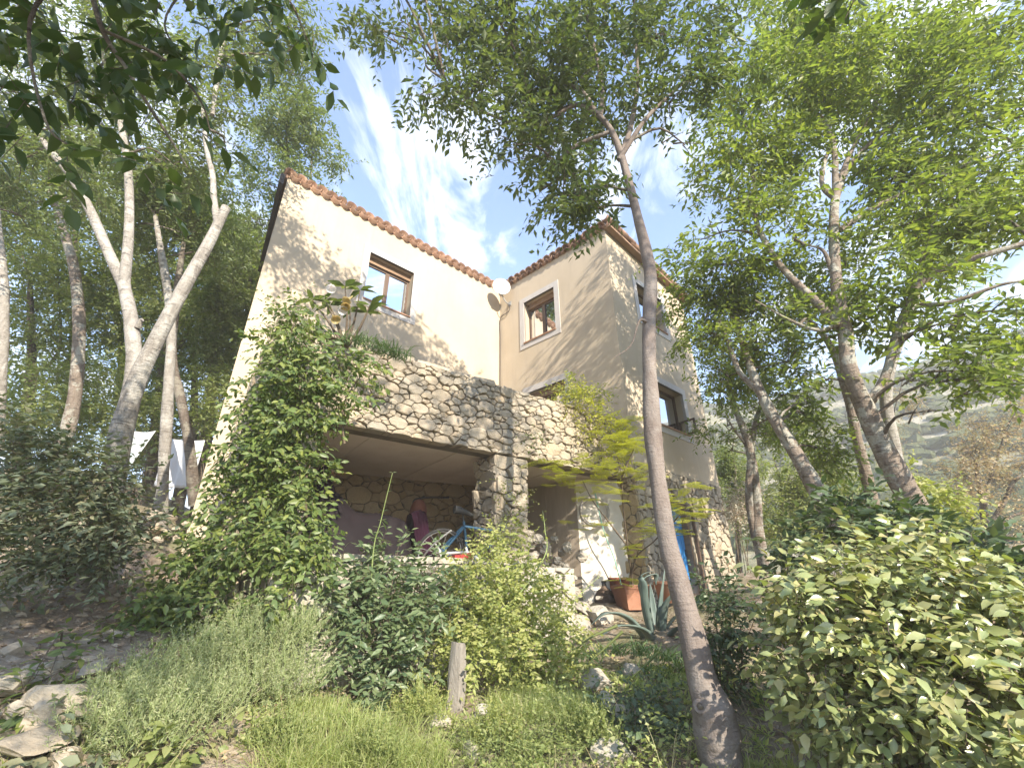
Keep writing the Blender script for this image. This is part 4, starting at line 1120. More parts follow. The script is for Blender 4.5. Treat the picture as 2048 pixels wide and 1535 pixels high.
# rough sunlit stones piled against the concrete wall
hp = thing('stone_heap', 'rough pale stones piled against the concrete wall beside the pillar', 'stone heap', fr(3.9, .4, 0))
for k in range(46):
    t_, s_ = rng.uniform(3.25, 4.55), rng.uniform(.35, 1.0); zt = .05 + .95 * rng.uniform(0, 1) * (1 - abs(t_ - 3.5) * .42)
    mb = rock_mesh(random.uniform(.07, .14), .75, (8, 5)); V = np.concatenate(mb.V) + fr(t_, s_, max(-.05, zt)); mb.V = [V]; mb.build('stone', M['stone_pale'], hp)

# left path: slabs, kerb stones and rubble
LEFT = [(150, 1395, 3.5, .34, 'long pale kerb block, the sunlit one on the left path edge', .4), (75, 1480, 3.1, .30, 'flat white slab lying in the bottom left corner', .3), (190, 1340, 3.9, .17, 'pale rock above the long kerb block on the path', .6), (75, 1340, 3.9, .22, 'flat pale rock in the middle of the left path', .4),
        (20, 1370, 3.7, .2, 'broad rock on the path at the left picture edge', .45), (90, 1440, 3.3, .2, 'dark-jointed grey block below the long kerb block', .7), (30, 1300, 4.2, .14, 'small pale rock at the far left of the path', .5), (85, 1255, 4.7, .18, 'flat grey stepping stone on the leaf-strewn path', .3),
        (170, 1235, 5.0, .16, 'buff stepping stone in the leaf litter of the path', .3), (130, 1530, 2.9, .2, 'grey rock cut by the bottom edge at the left', .5), (40, 1425, 3.3, .15, 'light grey rock left of the dark-jointed block', .6)]
for px, py, d, s, lab, fl in LEFT: rock(px, py, d, s, lab, 'stone', flat=fl, grp='rocks along the left path')
lw = thing('path_wall', 'low tumbled dry stone wall at the end of the left path', 'wall', at(230, 1120, 6.0))
for k in range(70):
    u = rng.uniform(0, 1); p = at(130 + 190 * u, 1170, 6.2); p[2] = gz(p[0], p[1]) + rng.uniform(0, .42); p += rng.normal(size=3) * np.array([.06, .14, 0])
    mb = rock_mesh(random.uniform(.07, .15), .6, (8, 5)); mb.V = [np.concatenate(mb.V) + p]; mb.build('stone', M['stone'], lw)
# pebbles and fallen leaves
mb = MB()
for k in range(900):
    x, y = (rng.uniform(-5.5, -1.6), rng.uniform(2.2, 6.2)) if k % 3 else (rng.uniform(.4, 4), rng.uniform(2.4, 6))
    r_ = rock_mesh(float(np.exp(rng.uniform(math.log(.006), math.log(.024)))), .45, (6, 4), .4); mb.add(np.concatenate(r_.V) + np.array([x, y, gz(x, y) + .008]), [tuple(int(v) for v in f) for ff in r_.F for f in ff])
for k in range(260):
    x, y = rng.uniform(-5.2, -2.0), rng.uniform(2.4, 5.4); r_ = rock_mesh(float(np.exp(rng.uniform(math.log(.02), math.log(.075)))), .5, (9, 6), .4); mb.add(np.concatenate(r_.V) + np.array([x, y, gz(x, y)]), [tuple(int(v) for v in f) for ff in r_.F for f in ff])
stuff(mb.build('gravel', M['stone']))
n = 9000
x = np.where(rng.uniform(0, 1, n) < .5, rng.uniform(-6.5, -1.2, n), rng.uniform(.5, 6, n)); y = rng.uniform(1.8, 7.5, n); z = ground_h(x, y) + .015
mb = MB(); leaves_to(mb, np.stack([x, y, z + rng.uniform(0, .02, n)], 1), rng.normal(size=(n, 3)) * np.array([1, 1, .25]), np.array([0, 0, 1.]) + rng.normal(size=(n, 3)) * .4, rng.uniform(.03, .075, n), rng.uniform(.015, .035, n))
stuff(mb.build('leaf_litter', M['leaf_litter']))

# laundry behind the left trees
M['sheet'] = m_noise('white_bed_sheet', (.50, .51, .55), (.56, .57, .60), 2, .9)
M['sheet_blue'] = m_noise('pale_blue_sheet', (.40, .48, .52), (.54, .56, .57), 1.2, .9)
def hang(name, label, p0, p1, drop, m, skew=0.0):
    nu, nv = 18, 14; V = []
    for j in range(nv):
        for i in range(nu):
            u, v = i / (nu - 1), j / (nv - 1)
            V.append(p0 + (p1 - p0) * u - UP * (drop * v + .03 * math.sin(u * 3.1)) + np.array([skew * v, (.05 * math.sin(u * 14 + v * 2) + .03 * math.sin(u * 29)) * v, 0]))
    mb = MB(); mb.add(V, [(j * nu + i, j * nu + i + 1, (j + 1) * nu + i + 1, (j + 1) * nu + i) for j in range(nv - 1) for i in range(nu - 1)])
    o = mb.build(name, m, None, True); md = o.modifiers.new('thickness', 'SOLIDIFY'); md.thickness = .006
    return tag(o, label, 'sheet', 'laundry on the line')
hang('bed_sheet', 'white sheet with a pale blue patch hanging beside the forked trunk', at(270, 862, 9.0), at(312, 861, 9.0), .95, M['sheet_blue'], -.35)
hang('bed_sheet', 'wide bright white sheet hanging between the two thin trunks', at(335, 876, 9.0), at(410, 880, 9.0), .95, M['sheet'])
mb = MB(); tube(mb, [at(180, 858, 8.9), at(270, 861, 9.0), at(340, 875, 9.0), at(420, 880, 9.05)], .005, 5, 16); tag(mb.build('washing_line', M['fascia'], None, True), 'thin washing line strung between trunks, carrying the sheets', 'line')

# ------------------------------------------------------------------ trees
def A(px, py, d, r): return (at(px, py, d), r)
def PB(rows, d0=None, **k): return [pblob(*r, **k) for r in rows]
def PBG(rows, **k): return [pblob(x, y, min(d, ground_d(x, y + r * .7)), r, **k) for x, y, d, r in rows]

# the leaning tree in front of the house
T1 = tree('leaning_tree', 'tall slender tree with a bare leaning trunk crossing the front of the house', 
     [A(1452, 1640, 2.85, .16), A(1443, 1535, 2.9, .138), A(1434, 1470, 2.95, .142), A(1424, 1415, 3.0, .138), A(1407, 1368, 3.07, .104), A(1387, 1280, 3.2, .092), A(1354, 1150, 3.45, .083), A(1339, 1099, 3.55, .075), A(1317, 970, 3.8, .070), A(1305, 849, 4.05, .078), A(1299, 740, 4.3, .066), A(1298, 640, 4.6, .070), A(1300, 545, 4.9, .066), A(1272, 420, 5.35, .054), A(1243, 310, 5.8, .046)],
     [[A(1243, 312, 5.8, .044), A(1222, 260, 6.0, .038), A(1190, 225, 6.2, .032), A(1150, 210, 6.4, .03), A(1110, 225, 6.5, .015)],
      [A(1243, 312, 5.8, .04), A(1262, 250, 6.1, .034), A(1275, 160, 6.6, .028), A(1270, 70, 7.1, .02)],
      [A(1200, 232, 6.15, .04), A(1205, 190, 6.3, .034), A(1195, 120, 6.6, .026), A(1180, 60, 6.9, .015)],
      [A(1195, 230, 6.15, .035), A(1160, 180, 6.3, .028), A(1100, 160, 6.5, .02), A(1040, 120, 6.7, .012)],
      [A(1150, 210, 6.4, .03), A(1060, 250, 6.4, .022), A(960, 220, 6.3, .016), A(890, 160, 6.2, .01)],
      [A(1238, 320, 5.75, .035), A(1290, 240, 5.9, .028), A(1340, 190, 6.1, .018)],
      [A(1222, 262, 6.0, .03), A(1140, 300, 6.0, .022), A(1080, 380, 5.9, .014)],
      [A(1304, 655, 4.55, .03), A(1280, 640, 4.5, .012), A(1262, 690, 4.45, .007), A(1228, 715, 4.4, .003)]],
     PB([(800, 40, 6.4, 55), (850, 120, 6.3, 85), (900, 60, 6.6, 100), (960, 170, 6.3, 95), (1000, 70, 6.8, 110), (1060, 190, 6.4, 110), (1100, 70, 6.9, 120), (1160, 160, 6.5, 120), (1210, 50, 7.0, 120), (1090, 310, 6.1, 95), (1130, 330, 6.0, 60), (1030, 290, 6.1, 60),
         (1270, 150, 6.5, 110), (1340, 60, 6.9, 110), (1120, 400, 5.8, 75), (1170, 420, 5.7, 62), (1155, 345, 5.8, 45), (1340, 210, 6.2, 75), (1370, 290, 6.0, 40), (760, 60, 6.3, 40), (840, 190, 6.2, 40), (900, 210, 6.2, 60), (1395, 160, 6.4, 70)]) + [(-1.7, 2.4, 9.2, .9, .9, .6), (-.7, 2.1, 9.5, .9, .9, .6), (.6, 2.2, 9.4, .9, .9, .6), (-2.5, 2.8, 8.6, .7, .7, .5), (1.7, 1.9, 9.8, .8, .8, .5), (-.2, 2.6, 8.9, .8, .7, .5), (-2.0, 1.6, 9.4, .8, .8, .5)],
     22500, .110, .044, M['leaf_hack'], M['bark_smooth'], 'big garden trees', seg=18, rough=.045, step=.05)
mb = MB()                                                     # burr and hollow near its foot
for k, (px, py, d, s) in enumerate([(1406, 1412, 3.02, .075), (1446, 1446, 3.0, .085), (1420, 1475, 2.98, .095), (1458, 1510, 2.95, .10), (1412, 1450, 3.0, .08)]):
    r_ = rock_mesh(s, 1.0, (12, 8), .3); mb.V.append(np.concatenate(r_.V) + at(px, py, d)); mb.F += [f + mb.n for f in r_.F]; mb.n += len(r_.V[0])
mb.build('burr', M['bark_smooth'], T1, True)
mb = MB(); torus(mb, at(1400, 1412, 2.945), at(1400, 1412, 2.9), .03, .016, 18, 8); mb.build('knot_rim', M['bark_smooth'], T1, True)
mb = MB(); r_ = rock_mesh(.026, .9, (10, 6)); mb.V = [np.concatenate(r_.V) + at(1400, 1412, 2.938)]; mb.F = r_.F; mb.build('knot_hole', M['mortar'], T1, True)

# the big right-hand tree
tree('forked_tree', 'thick grey-barked tree on the right with a hollow knot and many spreading limbs',
     [A(1880, 1150, 5.1, 0.172), A(1850, 1060, 5.1, 0.150), A(1800, 960, 5.2, 0.129), A(1745, 850, 5.35, 0.107), A(1700, 740, 5.5, 0.093), A(1690, 660, 5.7, 0.081), A(1672, 560, 6.0, 0.071), A(1668, 430, 6.5, 0.060), A(1675, 370, 6.8, 0.052)],
     [[A(1672, 395, 6.7, 0.051), A(1668, 300, 7.2, 0.041), A(1650, 245, 7.5, 0.034), A(1610, 200, 7.8, 0.031), A(1598, 120, 8.3, 0.024), A(1570, 60, 8.8, 0.014)],
      [A(1675, 390, 6.7, 0.041), A(1700, 330, 7.0, 0.034), A(1760, 270, 7.4, 0.027), A(1850, 210, 7.8, 0.020), A(1950, 170, 8.0, 0.010)],
      [A(1672, 395, 6.7, 0.037), A(1690, 330, 7.0, 0.034), A(1730, 250, 7.4, 0.024), A(1780, 140, 8.0, 0.014)],
      [A(1680, 460, 6.4, 0.048), A(1740, 420, 6.5, 0.037), A(1830, 375, 6.5, 0.031), A(1930, 330, 6.5, 0.024), A(2060, 290, 6.5, 0.014)],
      [A(1695, 670, 5.7, 0.068), A(1640, 610, 6.0, 0.054), A(1560, 530, 6.5, 0.044), A(1515, 450, 7.0, 0.037), A(1510, 380, 7.4, 0.031), A(1500, 280, 7.9, 0.017)],
      [A(1735, 810, 5.4, 0.061), A(1770, 755, 5.5, 0.051), A(1800, 650, 5.6, 0.048), A(1850, 560, 5.6, 0.041), A(1940, 520, 5.4, 0.037), A(2070, 480, 5.2, 0.031)],
      [A(1805, 645, 5.6, 0.037), A(1835, 560, 5.9, 0.034), A(1850, 500, 6.2, 0.027), A(1880, 400, 6.6, 0.015)],
      [A(1690, 640, 5.75, 0.034), A(1640, 660, 5.7, 0.024), A(1580, 640, 5.9, 0.017), A(1510, 600, 6.2, 0.008)],
      [A(1840, 610, 5.5, 0.034), A(1900, 605, 5.3, 0.027), A(2000, 570, 5.1, 0.017), A(2060, 560, 5.0, 0.014)],
      [A(1672, 400, 6.7, 0.041), A(1645, 370, 6.9, 0.037), A(1650, 320, 7.2, 0.031), A(1672, 280, 7.5, 0.020)],
      [A(1665, 545, 6.1, 0.034), A(1645, 500, 6.2, 0.020), A(1610, 490, 6.3, 0.008)]],
     PB([(1560, 60, 8.6, 120), (1690, 90, 8.2, 130), (1620, 190, 7.8, 110), (1760, 190, 7.6, 120), (1840, 90, 7.8, 120), (1960, 80, 7.2, 130), (1930, 210, 7.0, 120), (2030, 200, 6.6, 110), (1760, 330, 6.8, 90), (1860, 320, 6.6, 100), (1980, 340, 6.3, 110), (1560, 300, 7.6, 90),
         (1480, 200, 8.0, 95), (1500, 330, 7.4, 85), (1450, 400, 7.2, 80), (1540, 420, 7.0, 75), (1590, 480, 6.6, 60), (1420, 300, 7.6, 85), (1800, 450, 6.2, 90), (1900, 450, 6.0, 90), (2020, 440, 5.8, 90), (1820, 580, 5.6, 80), (1900, 640, 5.3, 80), (1990, 620, 5.1, 85), (1960, 740, 4.9, 60), (1870, 740, 4.9, 45), (2040, 760, 4.8, 55),
         (1860, 820, 4.7, 32), (1730, 600, 5.9, 50), (1620, 640, 6.0, 60), (1700, 520, 6.3, 45), (1400, 480, 7.2, 55), (1440, 530, 7.0, 50), (1650, 760, 5.6, 50)]),
     39000, .112, .045, M['leaf_yel'], M['bark'], 'big garden trees', seg=16, branch_r=.024, step=.05)
# its slimmer neighbours
tree('slim_tree', 'slender tree leaning left from behind the glossy shrub towards the house corner',
     [A(1690, 1090, 5.5, 0.128), A(1650, 1010, 5.6, 0.115), A(1600, 920, 5.8, 0.095), A(1545, 830, 6.1, 0.075), A(1515, 770, 6.3, 0.063), A(1490, 700, 6.7, 0.048), A(1475, 650, 7.0, 0.041), A(1468, 590, 7.4, 0.030)],
     [[A(1520, 785, 6.25, 0.047), A(1480, 745, 6.4, 0.038), A(1462, 700, 6.6, 0.032), A(1440, 640, 6.9, 0.017)], [A(1600, 925, 5.8, 0.025), A(1560, 840, 5.9, 0.017), A(1600, 800, 6.0, 0.010)]],
     PB([(1420, 600, 7.2, 70), (1470, 560, 7.2, 75), (1530, 610, 7.0, 65), (1400, 680, 7.0, 45), (1460, 680, 6.9, 60), (1530, 690, 6.7, 60), (1590, 720, 6.5, 55), (1440, 760, 6.9, 50), (1560, 790, 6.5, 45), (1620, 840, 6.3, 45), (1660, 900, 6.2, 40), (1500, 860, 6.8, 40)]),
     12000, .085, .033, M['leaf_yel'], M['bark'], 'big garden trees', step=.045)
tree('slim_tree', 'pale straight trunk just right behind the thick hollow-knotted tree',
     [A(1850, 1080, 6.4, 0.102), A(1812, 1010, 6.4, 0.089), A(1790, 900, 6.6, 0.083), A(1772, 800, 6.8, 0.081), A(1785, 720, 7.0, 0.072), A(1830, 600, 7.6, 0.051), A(1850, 480, 8.2, 0.034)], [], PB([(1850, 470, 8.4, 70), (1900, 540, 8.0, 60)]), 3000, .09, .035, M['leaf_yel'], M['bark_pale'], 'big garden trees')
tree('slim_tree', 'thin mottled trunk just left behind the thick hollow-knotted tree',
     [A(1770, 1080, 6.6, 0.102), A(1745, 1000, 6.6, 0.081), A(1715, 880, 6.8, 0.072), A(1695, 790, 7.0, 0.064), A(1660, 690, 7.4, 0.051), A(1600, 620, 7.8, 0.030)], [], PB([(1590, 600, 8, 70), (1640, 560, 8.2, 60)]), 3000, .09, .035, M['leaf_yel'], M['bark'], 'big garden trees')
tree('twin_stem_tree', 'young twin-stemmed tree close to the right end of the house',
     [A(1530, 1140, 8.6, 0.119), A(1515, 1060, 8.6, 0.111), A(1512, 980, 8.7, 0.085), A(1500, 900, 8.9, 0.085), A(1488, 860, 9.0, 0.072), A(1465, 800, 9.3, 0.051), A(1450, 730, 9.8, 0.034)],
     [[A(1510, 1080, 8.6, 0.068), A(1498, 1000, 8.65, 0.068), A(1500, 930, 8.8, 0.064), A(1510, 850, 9.1, 0.051), A(1530, 780, 9.5, 0.025)], [A(1500, 900, 8.9, 0.034), A(1470, 860, 9.0, 0.025), A(1450, 830, 9.1, 0.013)]],
     PB([(1450, 850, 9.2, 45), (1500, 810, 9.4, 55), (1440, 780, 9.5, 45), (1550, 870, 9.2, 50), (1460, 900, 9.0, 35), (1600, 860, 9.4, 45), (1480, 740, 9.8, 50), (1550, 760, 9.6, 55), (1430, 720, 9.8, 40)]),
     7500, .085, .033, M['leaf_yel'], M['bark'], 'big garden trees', step=.04)

# the pale forked tree on the left
tree('forked_tree', 'big pale smooth-barked tree on the left dividing into a steep fork and a leaning limb',
     [A(165, 1260, 4.6, 0.144), A(205, 1060, 4.6, 0.122), A(225, 960, 4.65, 0.112), A(244, 860, 4.7, 0.104), A(262, 790, 4.8, 0.086), A(268, 720, 5.0, 0.076), A(262, 640, 5.3, 0.072), A(246, 560, 5.7, 0.066)],
     [[A(236, 880, 4.66, 0.101), A(275, 760, 4.8, 0.086), A(318, 670, 5.0, 0.078), A(365, 580, 5.3, 0.071), A(410, 500, 5.6, 0.065), A(440, 440, 5.9, 0.060), A(452, 415, 6.0, 0.055)],
      [A(436, 450, 5.85, 0.050), A(428, 400, 6.0, 0.040), A(425, 350, 6.3, 0.036), A(412, 290, 6.6, 0.032), A(405, 210, 7.0, 0.022)],
      [A(425, 230, 6.8, 0.029), A(438, 130, 7.3, 0.036), A(455, 40, 8.0, 0.022)],
      [A(250, 575, 5.65, 0.072), A(215, 500, 5.9, 0.061), A(180, 420, 6.2, 0.058), A(140, 350, 6.5, 0.050), A(100, 300, 6.8, 0.043), A(70, 260, 7.0, 0.029)],
      [A(248, 570, 5.65, 0.065), A(258, 460, 6.0, 0.054), A(256, 340, 6.5, 0.050), A(240, 240, 7.0, 0.043), A(222, 170, 7.5, 0.036), A(190, 60, 8.2, 0.022)],
      [A(276, 655, 5.2, 0.036), A(282, 640, 5.2, 0.022), A(288, 642, 5.18, 0.004)]],
     PB([(120, 260, 7.2, 100), (40, 180, 7.4, 110), (200, 130, 7.8, 110), (320, 100, 7.8, 110), (440, 60, 8.0, 90), (260, 280, 7.2, 80), (400, 220, 7.2, 80), (520, 60, 8.0, 80), (600, 60, 8.0, 60), (90, 60, 8, 110), (480, 150, 7.6, 70), (590, 150, 7.8, 55), (350, 330, 7.0, 70), (30, 330, 7.2, 90), (160, 380, 7.2, 70), (450, 290, 7.2, 60)]),
     24000, .085, .032, M['leaf_left'], M['bark_pale'], 'big garden trees', seg=20, rough=.03, step=.05)
for pts, lab, m in (([(120, 920, 8.0, .17), (148, 800, 8.1, .14), (158, 680, 8.3, .125), (152, 560, 8.8, .12), (130, 470, 9.2, .10), (100, 380, 10, .07)], 'straight grey-brown trunk left of the pale forked tree', 'bark'),
                    ([(-10, 900, 7.5, .14), (2, 740, 7.6, .11), (6, 620, 7.9, .11), (4, 540, 8.2, .10), (-10, 400, 9, .07)], 'sunlit trunk cut by the left picture edge', 'bark_pale'),
                    ([(318, 1060, 7.0, .16), (326, 960, 7.0, .105), (332, 860, 7.1, .11), (338, 760, 7.3, .10), (342, 640, 7.7, .09), (325, 520, 8.2, .08), (310, 430, 8.8, .05)], 'thin sun-dappled trunk standing in front of the hanging sheets', 'bark_pale'),
                    ([(390, 1010, 7.6, .13), (380, 900, 7.7, .11), (362, 800, 7.9, .10), (345, 720, 8.2, .10), (352, 600, 8.6, .09), (368, 480, 9.2, .05)], 'dark trunk bending right beside the wide white sheet', 'bark_dark')):
    tree('forest_tree', lab, [A(p[0], p[1], p[2], p[3] * .75) for p in pts], [], [pblob(pts[-1][0] + dx, pts[-1][1] + dy, pts[-1][2] + .4, r) for dx, dy, r in ((-40, -30, 65), (50, -40, 70), (0, -100, 75), (70, 40, 55), (-70, 50, 55))], 6500, .085, .034, M['leaf_left'], M[m], 'trees of the wooded slope', step=.045)
# trees that close the wood behind
BACK = [(575, 285, 13, 80, 'airy sunlit tree rising behind the left end of the roof'), (500, 560, 12, 70, 'bushy pale-lit tree filling the gap beside the left house wall'), (60, 560, 12.5, 130, 'dense dark tree at the far left of the wooded slope'),
        (240, 640, 13, 120, 'dense tree behind the fork of the pale tree'), (390, 700, 13, 100, 'leafy tree behind the dark bending trunk'), (430, 520, 13.5, 100, 'tall green tree behind the leaning pale limb'), (150, 380, 13, 130, 'tall tree crown above the left edge of the wood'), (330, 440, 12.5, 110, 'full crown in the middle of the left wood')]
for px, py, d, r, lab in BACK:
    b = at(px, 900, d); b[2] = gz(b[0], b[1]) - .1; c = at(px, py, d)
    rows = [pblob(px + dx * r, py + dy * r, d + rng.uniform(-.8, .8), r * rr) for dx, dy, rr in ((0, 0, .75), (-.75, .3, .6), (.7, .25, .6), (-.3, -.75, .6), (.4, -.7, .55), (-.6, .95, .55), (.5, 1.0, .6), (0, 1.5, .6), (-.9, 1.9, .6), (.8, 2.0, .6))]
    airy = px == 575
    tree('forest_tree', lab, [(b, .17), ((b + c) / 2 + np.array([.2, 0, 0]), .12), (c, .05)], [[((b + c) / 2, .06), ((b + c) / 2 + np.array([.5, .1, .9]), .04), (c + np.array([.7, 0, .2]), .02)]], rows, 11000 if airy else 15000, .12, .05, M['leaf_left'] if airy or px == 500 else M['leaf_back'], M['bark_dark'], 'trees of the wooded slope', step=.05, subs=2)
for px, py, d, r, lab in ((1560, 960, 11.5, 70, 'pale sunlit bushy tree behind the leaning slender trunk'), (1640, 950, 11, 60, 'light green bush right behind the leaning slender trunk'), (1470, 930, 13, 40, 'darker bush hugging the far end of the house')):
    b = at(px, 1120, d); b[2] = gz(b[0], b[1]) - .1; c = at(px, py, d)
    rows = [pblob(px + dx * r, py + dy * r, d + rng.uniform(-.5, .5), r * rr) for dx, dy, rr in ((0, 0, .8), (-.7, .5, .6), (.7, .5, .6), (-.2, -.7, .5), (0, 1.2, .7), (-.6, 1.5, .55), (.6, 1.5, .55))]
    tree('bushy_tree', lab, [(b, .09), ((b + c) / 2, .06), (c, .03)], [], rows, 8500, .075, .034, M['leaf_pale'] if px > 1500 else M['leaf_back'], M['bark'], 'bushy trees beyond the house', step=.04, subs=2)
b = at(1475, 1080, 10.5); b[2] = gz(b[0], b[1])
shrub('dry_bush', 'dry pinkish bush beside the far corner of the house', b, PB([(1470, 1005, 10.5, 24), (1490, 985, 10.6, 22), (1465, 1025, 10.4, 20)]), 1500, .08, .03, M['leaf_pink'])
b = at(1990, 1120, 9.5); b[2] = gz(b[0], b[1]) - .2
tree('autumn_tree', 'thin-branched tree with reddish autumn leaves at the right edge', [(b, .10), A(1975, 1060, 9.5, .075), A(1965, 1000, 9.5, .06), A(1950, 920, 9.6, .03)],
     [[A(1975, 1060, 9.5, .06), A(2010, 1000, 9.5, .045), A(2030, 960, 9.5, .035), A(2080, 930, 9.5, .02)], [A(1980, 1080, 9.5, .045), A(1930, 1020, 9.5, .03), A(1905, 985, 9.5, .015)], [A(1985, 1090, 9.4, .05), A(2010, 1040, 9.3, .03), A(2060, 1020, 9.3, .02)], [A(1965, 1000, 9.5, .03), A(1990, 930, 9.6, .02), A(2010, 860, 9.7, .01)]],
     PB([(1950, 900, 9.7, 55), (2010, 870, 9.7, 60), (2045, 940, 9.5, 55), (1920, 950, 9.6, 40), (1990, 960, 9.6, 50), (2030, 1020, 9.4, 45), (1960, 850, 9.9, 40), (2040, 810, 9.8, 35), (1930, 1000, 9.5, 28), (2050, 1080, 9.3, 40)]), 6500, .062, .03, M['leaf_red'], M['bark_dark'], branch_r=.012, step=.05, per=7, subs=5)
for px, py, lab in ((1780, 800, 'wispy sapling with reddish leaves between the two right trunks'),):
    b = at(px, 1000, 12); b[2] = gz(b[0], b[1])
    tree('autumn_sapling', lab, [(b, .05), A(px, 900, 12, .03), A(px + 25, 760, 12, .01)], [], PB([(px + 10, 860, 12, 40), (px - 15, 900, 12, 35), (px + 30, 800, 12, 25)]), 1100, .06, .028, M['leaf_red'], M['bark_dark'], branch_r=.01)
b = at(1860, 1120, 6.5); b[2] = gz(b[0], b[1])
shrub('green_bush', 'fresh bright green bush behind the glossy shrub, right of the thick tree', b, PB([(1850, 990, 6.5, 40), (1890, 1040, 6.4, 40), (1830, 1040, 6.4, 40), (1820, 950, 6.6, 24), (1910, 1000, 6.5, 26)]), 1700, .085, .05, M['leaf_bright'], up=.5)

# overhanging tree just left of the camera, its branch hangs into the top left corner
ot = thing('overhanging_tree', 'near tree whose dark leafy twigs hang into the top left corner', 'tree', (-2.9, -.5, gz(-2.9, -.5)), 'big garden trees')
mb = MB(); tube(mb, [(-2.9, -.5, gz(-2.9, -.5) - .1), (-2.8, -.4, .4), (-2.5, -.2, 2.2), (-2.2, -.1, 3.6)], [.17, .14, .11, .06], 14, 26, .05); mb.build('trunk', M['bark'], ot, True)
mb = MB(); tube(mb, [(-2.6, -.3, 1.6), at(60, -260, 1.55), at(160, -80, 1.5), at(205, 60, 1.5), at(255, 140, 1.5), at(300, 215, 1.5), at(345, 285, 1.5), at(375, 335, 1.5)], [.06, .03, .011, .008, .006, .005, .004, .002], 7, 40); mb.build('limb', M['bark_dark'], ot, True)
mb = MB(); tube(mb, [(-2.4, -.1, 2.6), at(260, -260, 1.9), at(420, -80, 1.8), at(560, -20, 1.8), at(620, 90, 1.8)], [.05, .02, .008, .005, .002], 6, 24); tube(mb, [at(160, -80, 1.5), at(60, 40, 1.45), at(90, 240, 1.45), at(150, 300, 1.45)], [.009, .006, .004, .002], 6, 16)
tube(mb, [at(205, 60, 1.5), at(330, 120, 1.5), at(400, 200, 1.52), at(420, 260, 1.52)], [.006, .005, .003, .002], 6, 16); tube(mb, [at(420, -80, 1.8), at(330, 40, 1.75), at(380, 130, 1.7)], [.006, .004, .002], 6, 12); mb.build('twigs', M['bark_dark'], ot, True)
near = PB([(50, 40, 1.6, 90), (150, 60, 1.6, 90), (260, 40, 1.6, 80), (350, 60, 1.6, 80), (60, 160, 1.55, 70), (200, 130, 1.55, 60), (340, 150, 1.55, 60), (400, 140, 1.55, 50), (400, 230, 1.5, 40), (60, 270, 1.5, 45), (130, 300, 1.5, 35), (330, 330, 1.5, 50), (370, 400, 1.5, 42), (300, 270, 1.5, 35), (520, 40, 1.8, 55), (600, 30, 1.85, 50), (620, 80, 1.85, 26), (560, 100, 1.85, 22)])
lv, ends = sprays(near, 620, .072, .032, 6, .032, .4, up=.8, down=.55, spread=.8); mb = MB(); twigs_mesh(mb, ends, .0018); stuff(mb.build('twig_ends', M['bark_dark'], ot)); leaf_split(ot, lv, M['leaf_near'], T_LEAF, 280, bulk='more_leaves')
mb = MB(); lv, _ = sprays([(-1.0, -1.2, 3.0, 1.1, 1.0, .7), (.1, -2.6, 3.7, 1.1, 1.0, .7), (-2.0, -1.6, 3.2, 1.2, 1.1, .8), (-2.2, -.2, 4.4, 1.3, 1.1, .7), (-.6, -.6, 2.7, .9, .8, .5)], 15000, .09, .036, clump=14); leaves_to(mb, **lv); stuff(mb.build('crown', M['leaf_hack'], ot))
# a tree behind the camera on the right: a few leaves reach into the top edge, its crown dapples the house
st = thing('shade_tree', 'near tree whose few big leaves dangle at the top edge right of centre', 'tree', (4.6, -2.6, gz(4.6, -2.6)), 'big garden trees')
mb = MB(); tube(mb, [(4.6, -2.6, gz(4.6, -2.6) - .1), (4.5, -2.4, 1.0), (4.3, -2.0, 3.0), (4.0, -1.6, 5.0)], [.2, .17, .13, .06], 14, 26, .05); mb.build('trunk', M['bark'], st, True)
mb = MB(); tube(mb, [(4.35, -2.1, 2.6), (3.2, -1.0, 3.2), at(1800, -420, 2.0), at(1735, -80, 2.0), at(1690, 40, 2.0)], [.06, .035, .015, .005, .002], 7, 24); mb.build('limb', M['bark_dark'], st, True)
lv, ends = sprays(PB([(1690, 10, 2.0, 38), (1720, -20, 2.0, 45), (1660, 10, 2.0, 25)]), 42, .085, .042, 6, .03, .4, up=.7, down=.5); mb = MB(); twigs_mesh(mb, ends, .0018); stuff(mb.build('twig_ends', M['bark_dark'], st)); leaf_split(st, lv, M['leaf_near'], T_LEAF, 42)
SHADE = [(3.6, -2.0, 7.4, 1.2, 1.2, .6), (4.8, -1.5, 7.8, 1.2, 1.1, .6), (5.8, -2.4, 7.0, 1.2, 1.1, .6), (3.0, -.6, 8.6, 1.1, 1.1, .6)]
mb = MB(); lv, _ = sprays(SHADE, 5200, .105, .042, clump=14); leaves_to(mb, **lv); stuff(mb.build('crown', M['leaf_hack'], st))
mb = MB(); auto_branches(mb, [(4.3, -2.0, 3.0), (4.2, -1.9, 4.0), (4.0, -1.6, 5.0)], SHADE, .03, 3); stuff(mb.build('branches', M['bark_dark'], st, True))

# ------------------------------------------------------------------ shrubs and plants
def gb(px, py, d): p = at(px, py, d); p[2] = gz(p[0], p[1]); return p
